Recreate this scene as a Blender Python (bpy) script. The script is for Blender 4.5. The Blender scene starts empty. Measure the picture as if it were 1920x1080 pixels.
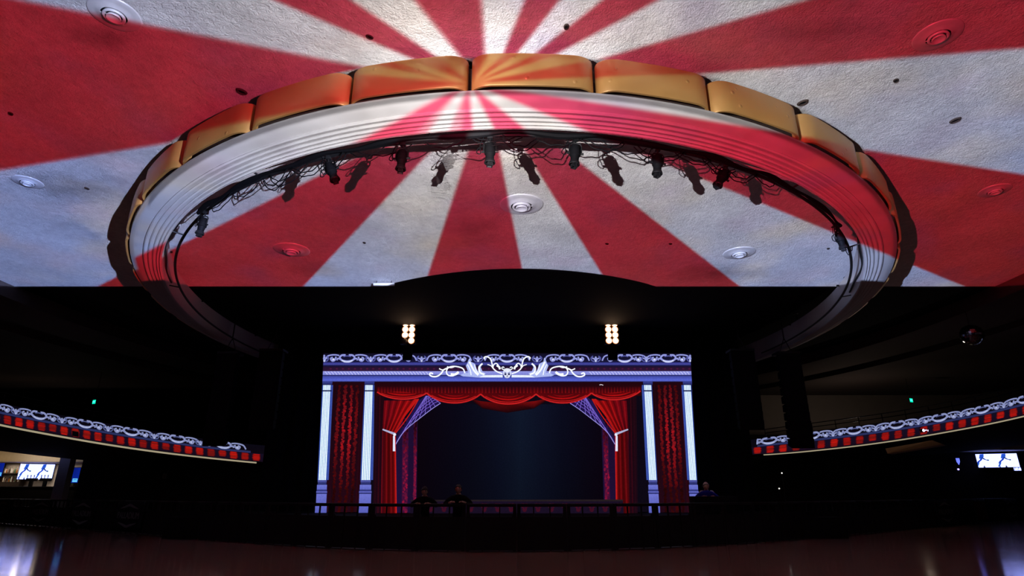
import bpy, bmesh, math, random
from math import sin, cos, pi, radians as R, hypot, atan2, sqrt
from mathutils import Vector, Matrix
random.seed(7)
SC = bpy.context.scene
COL = SC.collection

# ------------------------------------------------------------------ camera
FPX, HOR, CAMZ = 1100.0, 925.0, 1.6
TH = math.atan((HOR - 540) / FPX)
ST, CT = sin(TH), cos(TH)
cd = bpy.data.cameras.new('camera'); cam = bpy.data.objects.new('camera', cd); COL.objects.link(cam)
cd.sensor_fit = 'HORIZONTAL'; cd.sensor_width = 36; cd.lens = FPX / 1920 * 36
cd.clip_end = 300
cam.location = (0, 0, CAMZ); cam.rotation_euler = (pi / 2 + TH, 0, 0)
SC.camera = cam
vs = SC.view_settings
vs.view_transform = 'Standard'; vs.look = 'None'; vs.exposure = 0; vs.gamma = 1; vs.use_curve_mapping = False
SC.cycles.use_denoising = True
SC.cycles.max_bounces = 6
SC.cycles.sample_clamp_indirect = 4.0
w = bpy.data.worlds.new('world'); SC.world = w; w.use_nodes = True
w.node_tree.nodes['Background'].inputs[0].default_value = (0, 0, 0, 1)
w.node_tree.nodes['Background'].inputs[1].default_value = 0.0

def ray(u, v):
    a = (u - 960) / FPX; b = (540 - v) / FPX
    return a, CT - b * ST, ST + b * CT
def at(u, v, Y):                       # point of the view ray of a pixel at depth Y
    x, y, z = ray(u, v); t = Y / y
    return Vector((x * t, Y, CAMZ + z * t))
def atz(u, v, Z):                      # point of the view ray of a pixel at height Z
    x, y, z = ray(u, v); t = (Z - CAMZ) / z
    return Vector((x * t, y * t, Z))

# ------------------------------------------------------------------ materials
def lin(c):
    return tuple((x / 255 / 12.92) if x / 255 <= 0.04045 else ((x / 255 + 0.055) / 1.055) ** 2.4 for x in c)

def mat(name, col, rough=0.6, metal=0.0, spec=0.5, var=0.12, scale=6.0, bump=0.0, bscale=30.0, emit=None, es=1.0):
    m = bpy.data.materials.new(name); m.use_nodes = True
    nt = m.node_tree; b = nt.nodes['Principled BSDF']
    b.inputs['Roughness'].default_value = rough; b.inputs['Metallic'].default_value = metal
    b.inputs['Specular IOR Level'].default_value = spec
    tc = nt.nodes.new('ShaderNodeTexCoord')
    n = nt.nodes.new('ShaderNodeTexNoise'); n.inputs['Scale'].default_value = scale; n.inputs['Detail'].default_value = 4
    nt.links.new(tc.outputs['Object'], n.inputs['Vector'])
    mx = nt.nodes.new('ShaderNodeMix'); mx.data_type = 'RGBA'
    mx.inputs[6].default_value = (*[c * (1 - var) for c in col], 1); mx.inputs[7].default_value = (*[min(1, c * (1 + var)) for c in col], 1)
    nt.links.new(n.outputs['Fac'], mx.inputs[0]); nt.links.new(mx.outputs[2], b.inputs['Base Color'])
    if bump:
        n2 = nt.nodes.new('ShaderNodeTexNoise'); n2.inputs['Scale'].default_value = bscale; n2.inputs['Detail'].default_value = 3
        nt.links.new(tc.outputs['Object'], n2.inputs['Vector'])
        bp = nt.nodes.new('ShaderNodeBump'); bp.inputs['Strength'].default_value = bump; bp.inputs['Distance'].default_value = 0.02
        nt.links.new(n2.outputs['Fac'], bp.inputs['Height']); nt.links.new(bp.outputs[0], b.inputs['Normal'])
    if emit is not None:
        b.inputs['Emission Color'].default_value = (*emit, 1); b.inputs['Emission Strength'].default_value = es
    return m

BLACK = mat('black_cloth', (0.006, 0.006, 0.007), 0.9, spec=0.1)
BLKMET = mat('black_metal', (0.007, 0.007, 0.008), 0.5, spec=0.25)
BLKPLAST = mat('black_plastic', (0.004, 0.004, 0.005), 0.65, spec=0.08)
DARKWALL = mat('dark_wall', (0.02, 0.018, 0.018), 0.85, spec=0.1)
DIMWALL = mat('brown_wall', (0.23, 0.19, 0.16), 0.9, spec=0.1, scale=1.5)
DARKCEIL = mat('unlit_ceiling', (0.012, 0.011, 0.011), 0.9, spec=0.05)
SOFFIT = mat('soffit_paint', (0.06, 0.045, 0.04), 0.85, spec=0.1)
CREAM = mat('cream_plaster', (0.62, 0.56, 0.48), 0.85, bump=0.2)
WHITEP = mat('white_plaster', (0.78, 0.77, 0.75), 0.7, spec=0.2, var=0.05, scale=3)
STEEL = mat('steel', (0.45, 0.46, 0.48), 0.3, 1.0)
WHITEM = mat('white_metal', (0.72, 0.72, 0.74), 0.38, 0.15)
NAVY = mat('navy_paint', (0.03, 0.035, 0.07), 0.8)
PILLAR = mat('grey_pillar', (0.34, 0.34, 0.40), 0.7)
BARWOOD = mat('bar_wood', (0.009, 0.007, 0.006), 0.6, spec=.2)

def emis(name, col, s=1.0):
    m = bpy.data.materials.new(name); m.use_nodes = True
    nt = m.node_tree; nt.nodes.clear()
    o = nt.nodes.new('ShaderNodeOutputMaterial'); e = nt.nodes.new('ShaderNodeEmission')
    e.inputs[0].default_value = (*col, 1); e.inputs[1].default_value = s
    nt.links.new(e.outputs[0], o.inputs[0])
    return m
def emis_attr(name, s=1.0):            # a display: emits the picture stored in its colour attribute, with an LED grain
    m = bpy.data.materials.new(name); m.use_nodes = True
    nt = m.node_tree; nt.nodes.clear()
    o = nt.nodes.new('ShaderNodeOutputMaterial'); e = nt.nodes.new('ShaderNodeEmission')
    a = nt.nodes.new('ShaderNodeVertexColor'); a.layer_name = 'Col'
    tc = nt.nodes.new('ShaderNodeTexCoord'); n = nt.nodes.new('ShaderNodeTexNoise')
    n.inputs['Scale'].default_value = 14; n.inputs['Detail'].default_value = 2
    mr = nt.nodes.new('ShaderNodeMapRange'); mr.inputs[1].default_value = .3; mr.inputs[2].default_value = .7
    mr.inputs[3].default_value = s * .88; mr.inputs[4].default_value = s * 1.06
    nt.links.new(tc.outputs['Object'], n.inputs['Vector']); nt.links.new(n.outputs['Fac'], mr.inputs[0])
    nt.links.new(a.outputs['Color'], e.inputs[0]); nt.links.new(mr.outputs[0], e.inputs[1])
    nt.links.new(e.outputs[0], o.inputs[0])
    return m
LED = emis_attr('led_picture', 1.0)
TVPIC = emis_attr('television_picture', 1.0)

# ------------------------------------------------------------------ expression -> math nodes
class X:
    nt = None
    def __init__(s, v): s.v = v
    @staticmethod
    def op(o, *a, clamp=False):
        n = X.nt.nodes.new('ShaderNodeMath'); n.operation = o; n.use_clamp = clamp
        for i, q in enumerate(a):
            q = q.v if isinstance(q, X) else q
            if isinstance(q, (int, float)): n.inputs[i].default_value = q
            else: X.nt.links.new(q, n.inputs[i])
        return X(n.outputs[0])
    def __add__(s, o): return X.op('ADD', s, o)
    __radd__ = __add__
    def __sub__(s, o): return X.op('SUBTRACT', s, o)
    def __rsub__(s, o): return X.op('SUBTRACT', o, s)
    def __mul__(s, o): return X.op('MULTIPLY', s, o)
    __rmul__ = __mul__
    def __truediv__(s, o): return X.op('DIVIDE', s, o)
    def __rtruediv__(s, o): return X.op('DIVIDE', o, s)
def clamp01(x): return X.op('ADD', x, 0.0, clamp=True)
def xmax(a, b): return X.op('MAXIMUM', a, b)
def xmin(a, b): return X.op('MINIMUM', a, b)
def gt(a, b): return X.op('GREATER_THAN', a, b)
def lt(a, b): return X.op('LESS_THAN', a, b)
def sqr(x): return x * x
def mixf(a, b, t): return a + (b - a) * t if isinstance(a, X) or isinstance(b, X) else (b - a) * t + a
def ramp(x, pts, x0, x1, interp='LINEAR'):  # colour ramp over x in [x0, x1]; pts = [(x, rgb)]
    n = X.nt.nodes.new('ShaderNodeValToRGB'); cr = n.color_ramp; cr.interpolation = interp
    t = (x - x0) / (x1 - x0)
    X.nt.links.new(t.v, n.inputs[0])
    els = cr.elements
    while len(els) < len(pts): els.new(0.5)
    for e, (p, c) in zip(els, pts):
        pass
    for i, (p, c) in enumerate(pts):
        els[i].position = (p - x0) / (x1 - x0)
    for i, (p, c) in enumerate(pts):
        els[i].color = (*c, 1) if isinstance(c, tuple) else (c, c, c, 1)
    return n.outputs[0]
def rgbmix(a, b, t, mode='MIX'):
    n = X.nt.nodes.new('ShaderNodeMix'); n.data_type = 'RGBA'; n.blend_type = mode; n.clamp_factor = True
    for i, q in ((6, a), (7, b)):
        if isinstance(q, tuple): n.inputs[i].default_value = (*q, 1)
        else: X.nt.links.new(q, n.inputs[i])
    t = t.v if isinstance(t, X) else t
    if isinstance(t, (int, float)): n.inputs[0].default_value = t
    else: X.nt.links.new(t, n.inputs[0])
    return n.outputs[2]
def noise(vec, scale, detail=3, rough=.5, off=(0, 0, 0)):
    n = X.nt.nodes.new('ShaderNodeTexNoise'); n.inputs['Scale'].default_value = scale
    n.inputs['Detail'].default_value = detail; n.inputs['Roughness'].default_value = rough
    mp = X.nt.nodes.new('ShaderNodeMapping'); mp.inputs['Location'].default_value = off
    X.nt.links.new(vec, mp.inputs[0]); X.nt.links.new(mp.outputs[0], n.inputs['Vector'])
    return X(n.outputs['Fac'])

# ------------------------------------------------------------------ objects
def link(name, me, m=None, parent=None):
    o = bpy.data.objects.new(name, me); COL.objects.link(o)
    if m is not None:
        for q in (m if isinstance(m, (list, tuple)) else [m]): me.materials.append(q)
    if parent is not None: o.parent = parent
    return o
def obj(name, bm, m=None, parent=None, smooth=True, ang=40):
    me = bpy.data.meshes.new(name)
    bmesh.ops.recalc_face_normals(bm, faces=bm.faces)
    bm.to_mesh(me); bm.free()
    if smooth:
        me.shade_smooth() if hasattr(me, 'shade_smooth') else None
        try: me.set_sharp_from_angle(angle=R(ang))
        except Exception: pass
    return link(name, me, m, parent)
def tag(o, label=None, cat=None, group=None, kind=None):
    if label: o['label'] = label
    if cat: o['category'] = cat
    if group: o['group'] = group
    if kind: o['kind'] = kind
    return o
def empty(name, loc=(0, 0, 0), rz=0.0, label=None, cat=None, group=None):
    o = bpy.data.objects.new(name, None); COL.objects.link(o); o.location = loc; o.rotation_euler = (0, 0, rz)
    o.empty_display_size = .2
    return tag(o, label, cat, group)
def dup(root, loc=None, rz=None, label=None, group=None):
    r = root.copy(); COL.objects.link(r)
    if loc is not None: r.location = loc
    if rz is not None: r.rotation_euler = (0, 0, rz)
    if label: r['label'] = label
    if group: r['group'] = group
    for ch in list(root.children):
        c = ch.copy(); COL.objects.link(c); c.parent = r
        for g in list(ch.children):
            d = g.copy(); COL.objects.link(d); d.parent = c
    return r
def struct(name, bm, m, smooth=False):
    o = obj(name, bm, m, None, smooth); o['kind'] = 'structure'; return o

def box(bm, x0, x1, y0, y1, z0, z1, M=None, bev=0.0):
    r = bmesh.ops.create_cube(bm, size=1.0)
    vsn = r['verts']
    for v in vsn:
        v.co = Vector((x0 + (v.co.x + .5) * (x1 - x0), y0 + (v.co.y + .5) * (y1 - y0), z0 + (v.co.z + .5) * (z1 - z0)))
    if bev > 0:
        es = list({e for v in vsn for e in v.link_edges})
        g = bmesh.ops.bevel(bm, geom=es, offset=bev, segments=2, affect='EDGES', profile=.6)
        vsn = list({v for f in g['faces'] for v in f.verts} | {v for v in vsn if v.is_valid})
    if M is not None:
        for v in vsn: v.co = M @ v.co
    return vsn
def tube(bm, pts, r, n=8, closed=False, caps=True):
    pts = [Vector(p) for p in pts]; rings = []
    L = len(pts); up = None
    for i, p in enumerate(pts):
        if closed: t = pts[(i + 1) % L] - pts[i - 1]
        else: t = pts[min(i + 1, L - 1)] - pts[max(i - 1, 0)]
        t.normalize()
        if up is None:
            up = Vector((0, 0, 1)) if abs(t.z) < .9 else Vector((1, 0, 0))
        a = t.cross(up)
        if a.length < 1e-4: a = t.cross(Vector((1, 0, 0)))
        a.normalize(); b = a.cross(t).normalized(); up = b
        rr = r[i] if isinstance(r, (list, tuple)) else r
        rings.append([bm.verts.new(p + a * cos(2 * pi * k / n) * rr + b * sin(2 * pi * k / n) * rr) for k in range(n)])
    for i in range(L if closed else L - 1):
        A, B = rings[i], rings[(i + 1) % L]
        for k in range(n): bm.faces.new((A[k], A[(k + 1) % n], B[(k + 1) % n], B[k]))
    if caps and not closed:
        bm.faces.new(rings[0]); bm.faces.new(rings[-1])
def lathe(bm, prof, n=32, M=None, caps=False):
    rings = []
    for r, z in prof:
        rings.append([bm.verts.new(Vector((r * cos(2 * pi * k / n), r * sin(2 * pi * k / n), z))) for k in range(n)])
    for A, B in zip(rings, rings[1:]):
        for k in range(n): bm.faces.new((A[k], A[(k + 1) % n], B[(k + 1) % n], B[k]))
    if caps: bm.faces.new(rings[0]); bm.faces.new(rings[-1])
    if M is not None:
        for q in rings:
            for v in q: v.co = M @ v.co
def sphere(bm, c, r, sx=1, sy=1, sz=1, u=14, v=9):
    q = bmesh.ops.create_uvsphere(bm, u_segments=u, v_segments=v, radius=r)
    for a in q['verts']: a.co = Vector((a.co.x * sx + c[0], a.co.y * sy + c[1], a.co.z * sz + c[2]))
def catmull(pts, n=6, closed=False):
    P = [Vector((*p, 0)) if len(p) == 2 else Vector(p) for p in pts]; L = len(P); out = []
    for i in range(L if closed else L - 1):
        p0 = P[i - 1] if (i > 0 or closed) else P[0]; p1 = P[i]; p2 = P[(i + 1) % L]
        p3 = P[(i + 2) % L] if (closed or i + 2 < L) else P[-1]
        for k in range(n):
            t = k / n
            out.append(.5 * ((2 * p1) + (p2 - p0) * t + (2 * p0 - 5 * p1 + 4 * p2 - p3) * t * t + (3 * p1 - p0 - 3 * p2 + p3) * t ** 3))
    if not closed: out.append(P[-1])
    return out

# ------------------------------------------------------------------ flat display pictures (vector drawing)
class Art:
    def __init__(s, M): s.v = []; s.f = []; s.c = []; s.M = M; s.lay = 0
    def poly(s, pts, col, cols=None, gain=1.0):
        s.lay += 1; b = len(s.v)
        for i, p in enumerate(pts):
            s.v.append(s.M(p[0], p[1], s.lay)); c = lin((cols[i] if cols else col)); s.c.append(tuple(q * gain for q in c))
        s.f.append(list(range(b, b + len(pts))))
    def quad(s, x0, x1, y0, y1, ct, cb=None, gain=1.0):
        cb = cb or ct; s.poly([(x0, y0), (x1, y0), (x1, y1), (x0, y1)], None, [ct, ct, cb, cb], gain)
    def strip(s, A, B, ca, cb=None, gain=1.0):  # band between two polylines
        s.lay += 1; cb = cb or ca; b = len(s.v); n = len(A)
        ga = ca if isinstance(ca, list) else [ca] * n; gb = cb if isinstance(cb, list) else [cb] * n
        for p, q, x, y in zip(A, B, ga, gb):
            s.v.append(s.M(p[0], p[1], s.lay)); s.c.append(tuple(k * gain for k in lin(x)))
            s.v.append(s.M(q[0], q[1], s.lay)); s.c.append(tuple(k * gain for k in lin(y)))
        for i in range(n - 1): s.f.append([b + 2 * i, b + 2 * i + 2, b + 2 * i + 3, b + 2 * i + 1])
    def stroke(s, pts, wd, col, n=5, gain=1.0, taper=False, col2=None):
        P = catmull(pts, n) if n > 1 else [Vector((*p, 0)) for p in pts]; A = []; B = []; L = len(P)
        for i, p in enumerate(P):
            t = P[min(i + 1, L - 1)] - P[max(i - 1, 0)]
            if t.length < 1e-6: t = Vector((1, 0, 0))
            t.normalize(); nrm = Vector((-t.y, t.x, 0)); k = wd / 2
            if taper: k *= max(.25, 1 - (i / (L - 1)) ** 1.5) if taper == 1 else max(.25, sin(pi * (.08 + .84 * i / (L - 1))))
            A.append(p + nrm * k); B.append(p - nrm * k)
        s.strip(A, B, col, col2 or col, gain)
    def ell(s, cx, cy, rx, ry, col, n=16, gain=1.0, rot=0.0):
        s.poly([(cx + rx * cos(a) * cos(rot) - ry * sin(a) * sin(rot), cy + rx * cos(a) * sin(rot) + ry * sin(a) * cos(rot)) for a in [2 * pi * k / n for k in range(n)]], col, gain=gain)
    def build(s, name, m, parent, redgain=1.0):
        if redgain != 1: s.c = [tuple(q * redgain for q in c) if c[0] > 2.5 * c[1] and c[0] > 2.2 * c[2] else c for c in s.c]
        me = bpy.data.meshes.new(name); me.from_pydata([tuple(v) for v in s.v], [], s.f)
        ca = me.color_attributes.new('Col', 'FLOAT_COLOR', 'POINT')
        for i, c in enumerate(s.c): ca.data[i].color = (*c, 1)
        me.update()
        return link(name, me, m, parent)

# ================================================================== THE HALL
HC = 9.7                                # ceiling height
RC, RA, RB = (0.04, 27.07), 14.307, 17.912   # ring centre and half axes
YCUT = 22.95                            # where the projected picture ends

def plaster_material():
    m = bpy.data.materials.new('stucco_ceiling'); m.use_nodes = True; nt = m.node_tree; X.nt = nt
    b = nt.nodes['Principled BSDF']; b.inputs['Roughness'].default_value = .75; b.inputs['Specular IOR Level'].default_value = .25
    tc = nt.nodes.new('ShaderNodeTexCoord'); vec = tc.outputs['Object']
    base = noise(vec, .7, 4)
    base2 = noise(vec, 5.5, 5, .7, (4, 2, 0)); col = rgbmix((.62, .61, .60), (.84, .83, .81), clamp01((base - .5) * 1.2 + (base2 - .5) * 2.2 + .5))
    sep = nt.nodes.new('ShaderNodeSeparateXYZ'); nt.links.new(vec, sep.inputs[0]); px, py = X(sep.outputs[0]), X(sep.outputs[1])
    wob = noise(vec, 1.3, 4)
    for (u, v, rx, ry, k) in ((1345, 512, 2.0, 1.1, .55), (130, 352, 1.5, .9, .5), (1530, 60, 1.2, .35, .35), (890, 430, .9, 1.4, .4), (700, 420, 2.2, 1.4, .2), (600, 505, 1.2, .9, .3), (205, 70, .7, .35, .45), (1060, 440, 1.1, .8, .25)):
        p = atz(u, v, HC)                    # dark blotches, most of them near air outlets
        d = X.op('SQRT', sqr((px - p.x) / rx) + sqr((py - p.y) / ry))
        f = clamp01((1.15 - d - (wob - .5) * 1.6) * .9) * k
        col = rgbmix(col, (.10, .09, .10), f)
    nt.links.new(col, b.inputs['Base Color'])
    n1 = noise(vec, 8.5, 6, .66); n2 = noise(vec, 27, 4, .65, (3, 1, 0))
    h = n1 * .65 + n2 * .35
    bp = nt.nodes.new('ShaderNodeBump'); bp.inputs['Strength'].default_value = 1.0; bp.inputs['Distance'].default_value = .075
    nt.links.new(h.v, bp.inputs['Height']); nt.links.new(bp.outputs[0], b.inputs['Normal'])
    return m
PLASTER = plaster_material()

def arch_at(x):
    t = (x + 5.3) / 11.2
    return 2.05 * max(0.0, sin(pi * min(1, max(0, t)))) ** .8
bm = bmesh.new()
xs = [-44.0] + [-6 + 13 * i / 64 for i in range(65)] + [44.0]
lo = [bm.verts.new((x, YCUT - arch_at(x), HC)) for x in xs] + [bm.verts.new((44, -8, HC)), bm.verts.new((-44, -8, HC))]
fc = bm.faces.new(lo); g = bmesh.ops.extrude_face_region(bm, geom=[fc])
for v in g['geom']:
    if isinstance(v, bmesh.types.BMVert): v.co.z += .2
struct('ceiling', bm, PLASTER)
bm = bmesh.new(); box(bm, -44, 44, 19, 50, HC + .2, HC + .4); struct('ceiling_stage', bm, DARKCEIL)  # coloured black for the unlit ceiling past the picture edge

def floor_material():
    m = bpy.data.materials.new('wood_floor'); m.use_nodes = True; nt = m.node_tree; X.nt = nt
    b = nt.nodes['Principled BSDF']
    tc = nt.nodes.new('ShaderNodeTexCoord'); vec = tc.outputs['Object']
    br = nt.nodes.new('ShaderNodeTexBrick'); br.inputs['Scale'].default_value = 1.0
    br.inputs['Brick Width'].default_value = 1.6; br.inputs['Row Height'].default_value = .09; br.inputs['Mortar Size'].default_value = .003
    br.inputs['Color1'].default_value = (.30, .165, .125, 1); br.inputs['Color2'].default_value = (.24, .13, .10, 1); br.inputs['Mortar'].default_value = (.02, .01, .008, 1)
    nt.links.new(vec, br.inputs['Vector'])
    mp = nt.nodes.new('ShaderNodeMapping'); mp.inputs['Scale'].default_value = (.6, 14, 1); nt.links.new(vec, mp.inputs[0])
    g = noise(mp.outputs[0], 1.5, 4)
    col = rgbmix(br.outputs['Color'], (.12, .065, .05), (g - .4) * 1.2)
    nt.links.new(col, b.inputs['Base Color'])
    rg = noise(vec, .8, 3) * .05 + .075
    nt.links.new(rg.v, b.inputs['Roughness']); b.inputs['Specular IOR Level'].default_value = .5
    bp = nt.nodes.new('ShaderNodeBump'); bp.inputs['Strength'].default_value = .08; bp.inputs['Distance'].default_value = .01
    nt.links.new(g.v, bp.inputs['Height']); nt.links.new(bp.outputs[0], b.inputs['Normal'])
    return m
bm = bmesh.new(); box(bm, -44, 44, -8, 50, -.2, 0); struct('floor', bm, floor_material())
bm = bmesh.new(); box(bm, -44, -43.8, -8, 50, 0, HC); struct('wall_left', bm, DARKWALL)
bm = bmesh.new(); box(bm, 43.8, 44, -8, 50, 0, HC); struct('wall_right', bm, DARKWALL)
bm = bmesh.new(); box(bm, -44, 44, -8, -7.8, 0, HC); struct('wall_rear', bm, DARKWALL)
bm = bmesh.new(); box(bm, -44, 12, 49.8, 50, 0, HC); struct('wall_far', bm, DARKWALL)
bm = bmesh.new(); box(bm, 12, 44, 45.0, 45.2, 0, HC); struct('wall_far_right', bm, DIMWALL)
# black masking behind the stage
bm = bmesh.new()
N = 120; xs = [-12.75 + 25.1 * i / N for i in range(N + 1)]
F = [bm.verts.new((x, 31.3 + .08 * sin(x * 9) + .04 * sin(x * 23), 0)) for x in xs]; T = [bm.verts.new((v.co.x, v.co.y, HC + .2)) for v in F]
F2 = [bm.verts.new((x, 31.6, 0)) for x in xs]; T2 = [bm.verts.new((x, 31.6, HC + .2)) for x in xs]
for i in range(N):
    bm.faces.new((F[i], F[i + 1], T[i + 1], T[i])); bm.faces.new((F2[i], F2[i + 1], T2[i + 1], T2[i])); bm.faces.new((T[i], T[i + 1], T2[i + 1], T2[i]))
bm.faces.new((F[0], F2[0], T2[0], T[0])); bm.faces.new((F[N], F2[N], T2[N], T[N]))
struct('wall_stage', bm, BLACK, True)

# oval cove round the dance floor, two steps
def oval(ax, by, n=160, c=(-.3, 24.0)):
    return [(c[0] + ax * sin(2 * pi * k / n), c[1] - by * cos(2 * pi * k / n)) for k in range(n)]
bm = bmesh.new()
prof = [(0, HC + .05), (0, 9.15), (.35, 9.05), (3.0, 9.05), (3.0, 8.75), (3.4, 8.68), (19, 8.68)]
rings = []
for o, z in prof: rings.append([bm.verts.new((x, y, z)) for x, y in oval(20.35 + o, 27.5 + o)])
for A, B in zip(rings, rings[1:]):
    for k in range(160): bm.faces.new((A[k], A[(k + 1) % 160], B[(k + 1) % 160], B[k]))
struct('trim_1', bm, SOFFIT, True)

# ------------------------------------------------------------------ the ring under the ceiling
RZ = 8.6
def rp(phi, off, z):                    # point on the ring; phi = 0 nearest, offset outward in metres
    return Vector((RC[0] + (RA + off) * sin(phi), RC[1] - (RB + off) * cos(phi), z))
def gold_material():
    m = bpy.data.materials.new('gold_paint'); m.use_nodes = True; nt = m.node_tree; X.nt = nt
    b = nt.nodes['Principled BSDF']; b.inputs['Roughness'].default_value = .42; b.inputs['Metallic'].default_value = .25
    tc = nt.nodes.new('ShaderNodeTexCoord'); vec = tc.outputs['Object']
    col = rgbmix((.50, .27, .075), (.62, .36, .12), noise(vec, 1.2, 3)); nt.links.new(col, b.inputs['Base Color'])
    vo = nt.nodes.new('ShaderNodeTexVoronoi'); vo.inputs['Scale'].default_value = 3.2; nt.links.new(vec, vo.inputs['Vector'])
    d = X(vo.outputs['Distance']); h = clamp01((.16 - d) * 8)
    bp = nt.nodes.new('ShaderNodeBump'); bp.inputs['Strength'].default_value = .5; bp.inputs['Distance'].default_value = .03
    nt.links.new(h.v, bp.inputs['Height']); nt.links.new(bp.outputs[0], b.inputs['Normal'])
    return m
GOLD = gold_material()
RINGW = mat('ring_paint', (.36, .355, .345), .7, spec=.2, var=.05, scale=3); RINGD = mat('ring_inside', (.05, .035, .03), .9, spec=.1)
RINGT = empty('ceiling_ring', (RC[0], RC[1], RZ), 0, 'huge oval ceiling ring with scalloped gold outer band and stepped white underside', 'ceiling ornament')
RO = Vector((RC[0], RC[1], RZ))
# white stepped cornice
prof = [(-.14, 9.36), (-.14, 8.70), (.10, 8.655), (.14, 8.64), (.125, 8.61), (0, 8.565), (-.12, 8.535), (-.25, 8.518)]
lips = [(-.25, 8.512), (-.375, 8.494), (-.50, 8.473), (-.61, 8.452), (-.69, 8.432), (-.76, 8.405)]
for (o0, z0), (o1, z1) in zip(lips, lips[1:]):
    h = .042
    prof += [(o0 - .0, z0 + .0), (o0 + .004, z0 - h * .55), (o0 - (o0 - o1) * .25, z0 - h), (o0 - (o0 - o1) * .6, (z0 + z1) / 2 - h * .62), (o1 + .012, z1 - .002)]
prof += [(-.76, 8.40), (-.78, 8.42), (-.80, 8.8), (-.80, 9.36)]
NR = 240
bm = bmesh.new(); rings = []
for o, z in prof: rings.append([bm.verts.new(rp(2 * pi * k / NR, o, z) - RO) for k in range(NR)])
for A, B in zip(rings, rings[1:] + rings[:1]):
    for k in range(NR): bm.faces.new((A[k], A[(k + 1) % NR], B[(k + 1) % NR], B[k]))
bm.faces.ensure_lookup_table()
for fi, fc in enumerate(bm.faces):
    if fi < 2 * NR or fi >= (len(prof) - 1) * NR: fc.material_index = 1  # slot faces behind the gold coloured dark for the shadow there
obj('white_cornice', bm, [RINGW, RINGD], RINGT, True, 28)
# gold panels
NP = 38; P0 = R(-3.35); DP = 2 * pi / NP
def gold_prof(s):                      # bulge of one panel in plan, rounded corners
    e = .17
    if s < e: t = s / e; return .02 + .24 * sqrt(1 - (1 - t) ** 2)
    if s > 1 - e: t = (1 - s) / e; return .02 + .24 * sqrt(1 - (1 - t) ** 2)
    return .26
for k in range(NP):
    a0 = P0 + k * DP + R(.14); a1 = P0 + (k + 1) * DP - R(.14)
    S = [0, .004, .012, .025, .045, .07, .10, .135, .17] + [.17 + .66 * i / 10 for i in range(1, 10)] + [.83, .865, .90, .93, .955, .975, .988, .996, 1]
    bm = bmesh.new(); cols = []
    for s in S:
        ph = a0 + (a1 - a0) * s; o = gold_prof(s) - .02
        ring = [(o, RZ + .062), (o + .012, RZ + .075), (o + .012, 9.36), (o, 9.38), (o - .05, 9.37), (o - .05, RZ + .07)]
        cols.append([bm.verts.new(rp(ph, q, z) - RO) for q, z in ring])
    for A, B in zip(cols, cols[1:]):
        for j in range(6): bm.faces.new((A[j], A[(j + 1) % 6], B[(j + 1) % 6], B[j]))
    bm.faces.new(cols[0]); bm.faces.new(cols[-1])
    obj('gold_panel', bm, GOLD, RINGT, True, 50)
for k in range(19):
    bm = bmesh.new(); p = rp(P0 + k * 2 * DP, -.45, 0) - RO
    ht = HC - RZ + (.2 if p.y + RC[1] > YCUT else 0)
    tube(bm, [(p.x, p.y, .75), (p.x, p.y, ht)], .03); box(bm, p.x - .08, p.x + .08, p.y - .08, p.y + .08, ht - .02, ht)
    box(bm, p.x - .45, p.x + .45, p.y - .03, p.y + .03, .70, .76)
    obj('hanger', bm, BLKMET, RINGT)

# ------------------------------------------------------------------ lighting pipe with lamps
PO, PZ = -1.12, 8.50
PIPE = empty('lighting_pipe', (RC[0], RC[1], PZ), 0, 'black curved lighting pipe running inside the white ring', 'lighting rail')
PRO = Vector((RC[0], RC[1], PZ))
bm = bmesh.new(); tube(bm, [rp(R(-100 + k), PO, PZ) - PRO for k in range(201)], .04, 8); obj('pipe', bm, BLKMET, PIPE)
bm = bmesh.new()
tube(bm, [rp(R(-38) + R(80) * k / 90, PO + .12 + .02 * sin(k * .9), PZ - .03 + .03 * sin(k * .63)) - PRO for k in range(91)], [.05 + .02 * sin(k * .7) for k in range(91)], 7)
obj('cable_bundle', bm, BLKPLAST, PIPE)
bm = bmesh.new()
tube(bm, [rp(R(-64) + R(132) * k / 140, PO + .30 + .03 * sin(k * .5), PZ + .12 + .05 * sin(k * .23 + 1)) - PRO for k in range(141)], .035, 7)
obj('return_pipe', bm, BLKMET, PIPE)
for k in range(-7, 8, 2):
    ph = R(k * 9.4 + 2); bm = bmesh.new()
    tube(bm, [rp(ph, PO, PZ) - PRO, rp(ph, PO + .34, PZ + .03) - PRO], .022, 6)
    obj('bracket', bm, BLKMET, PIPE)

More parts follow.
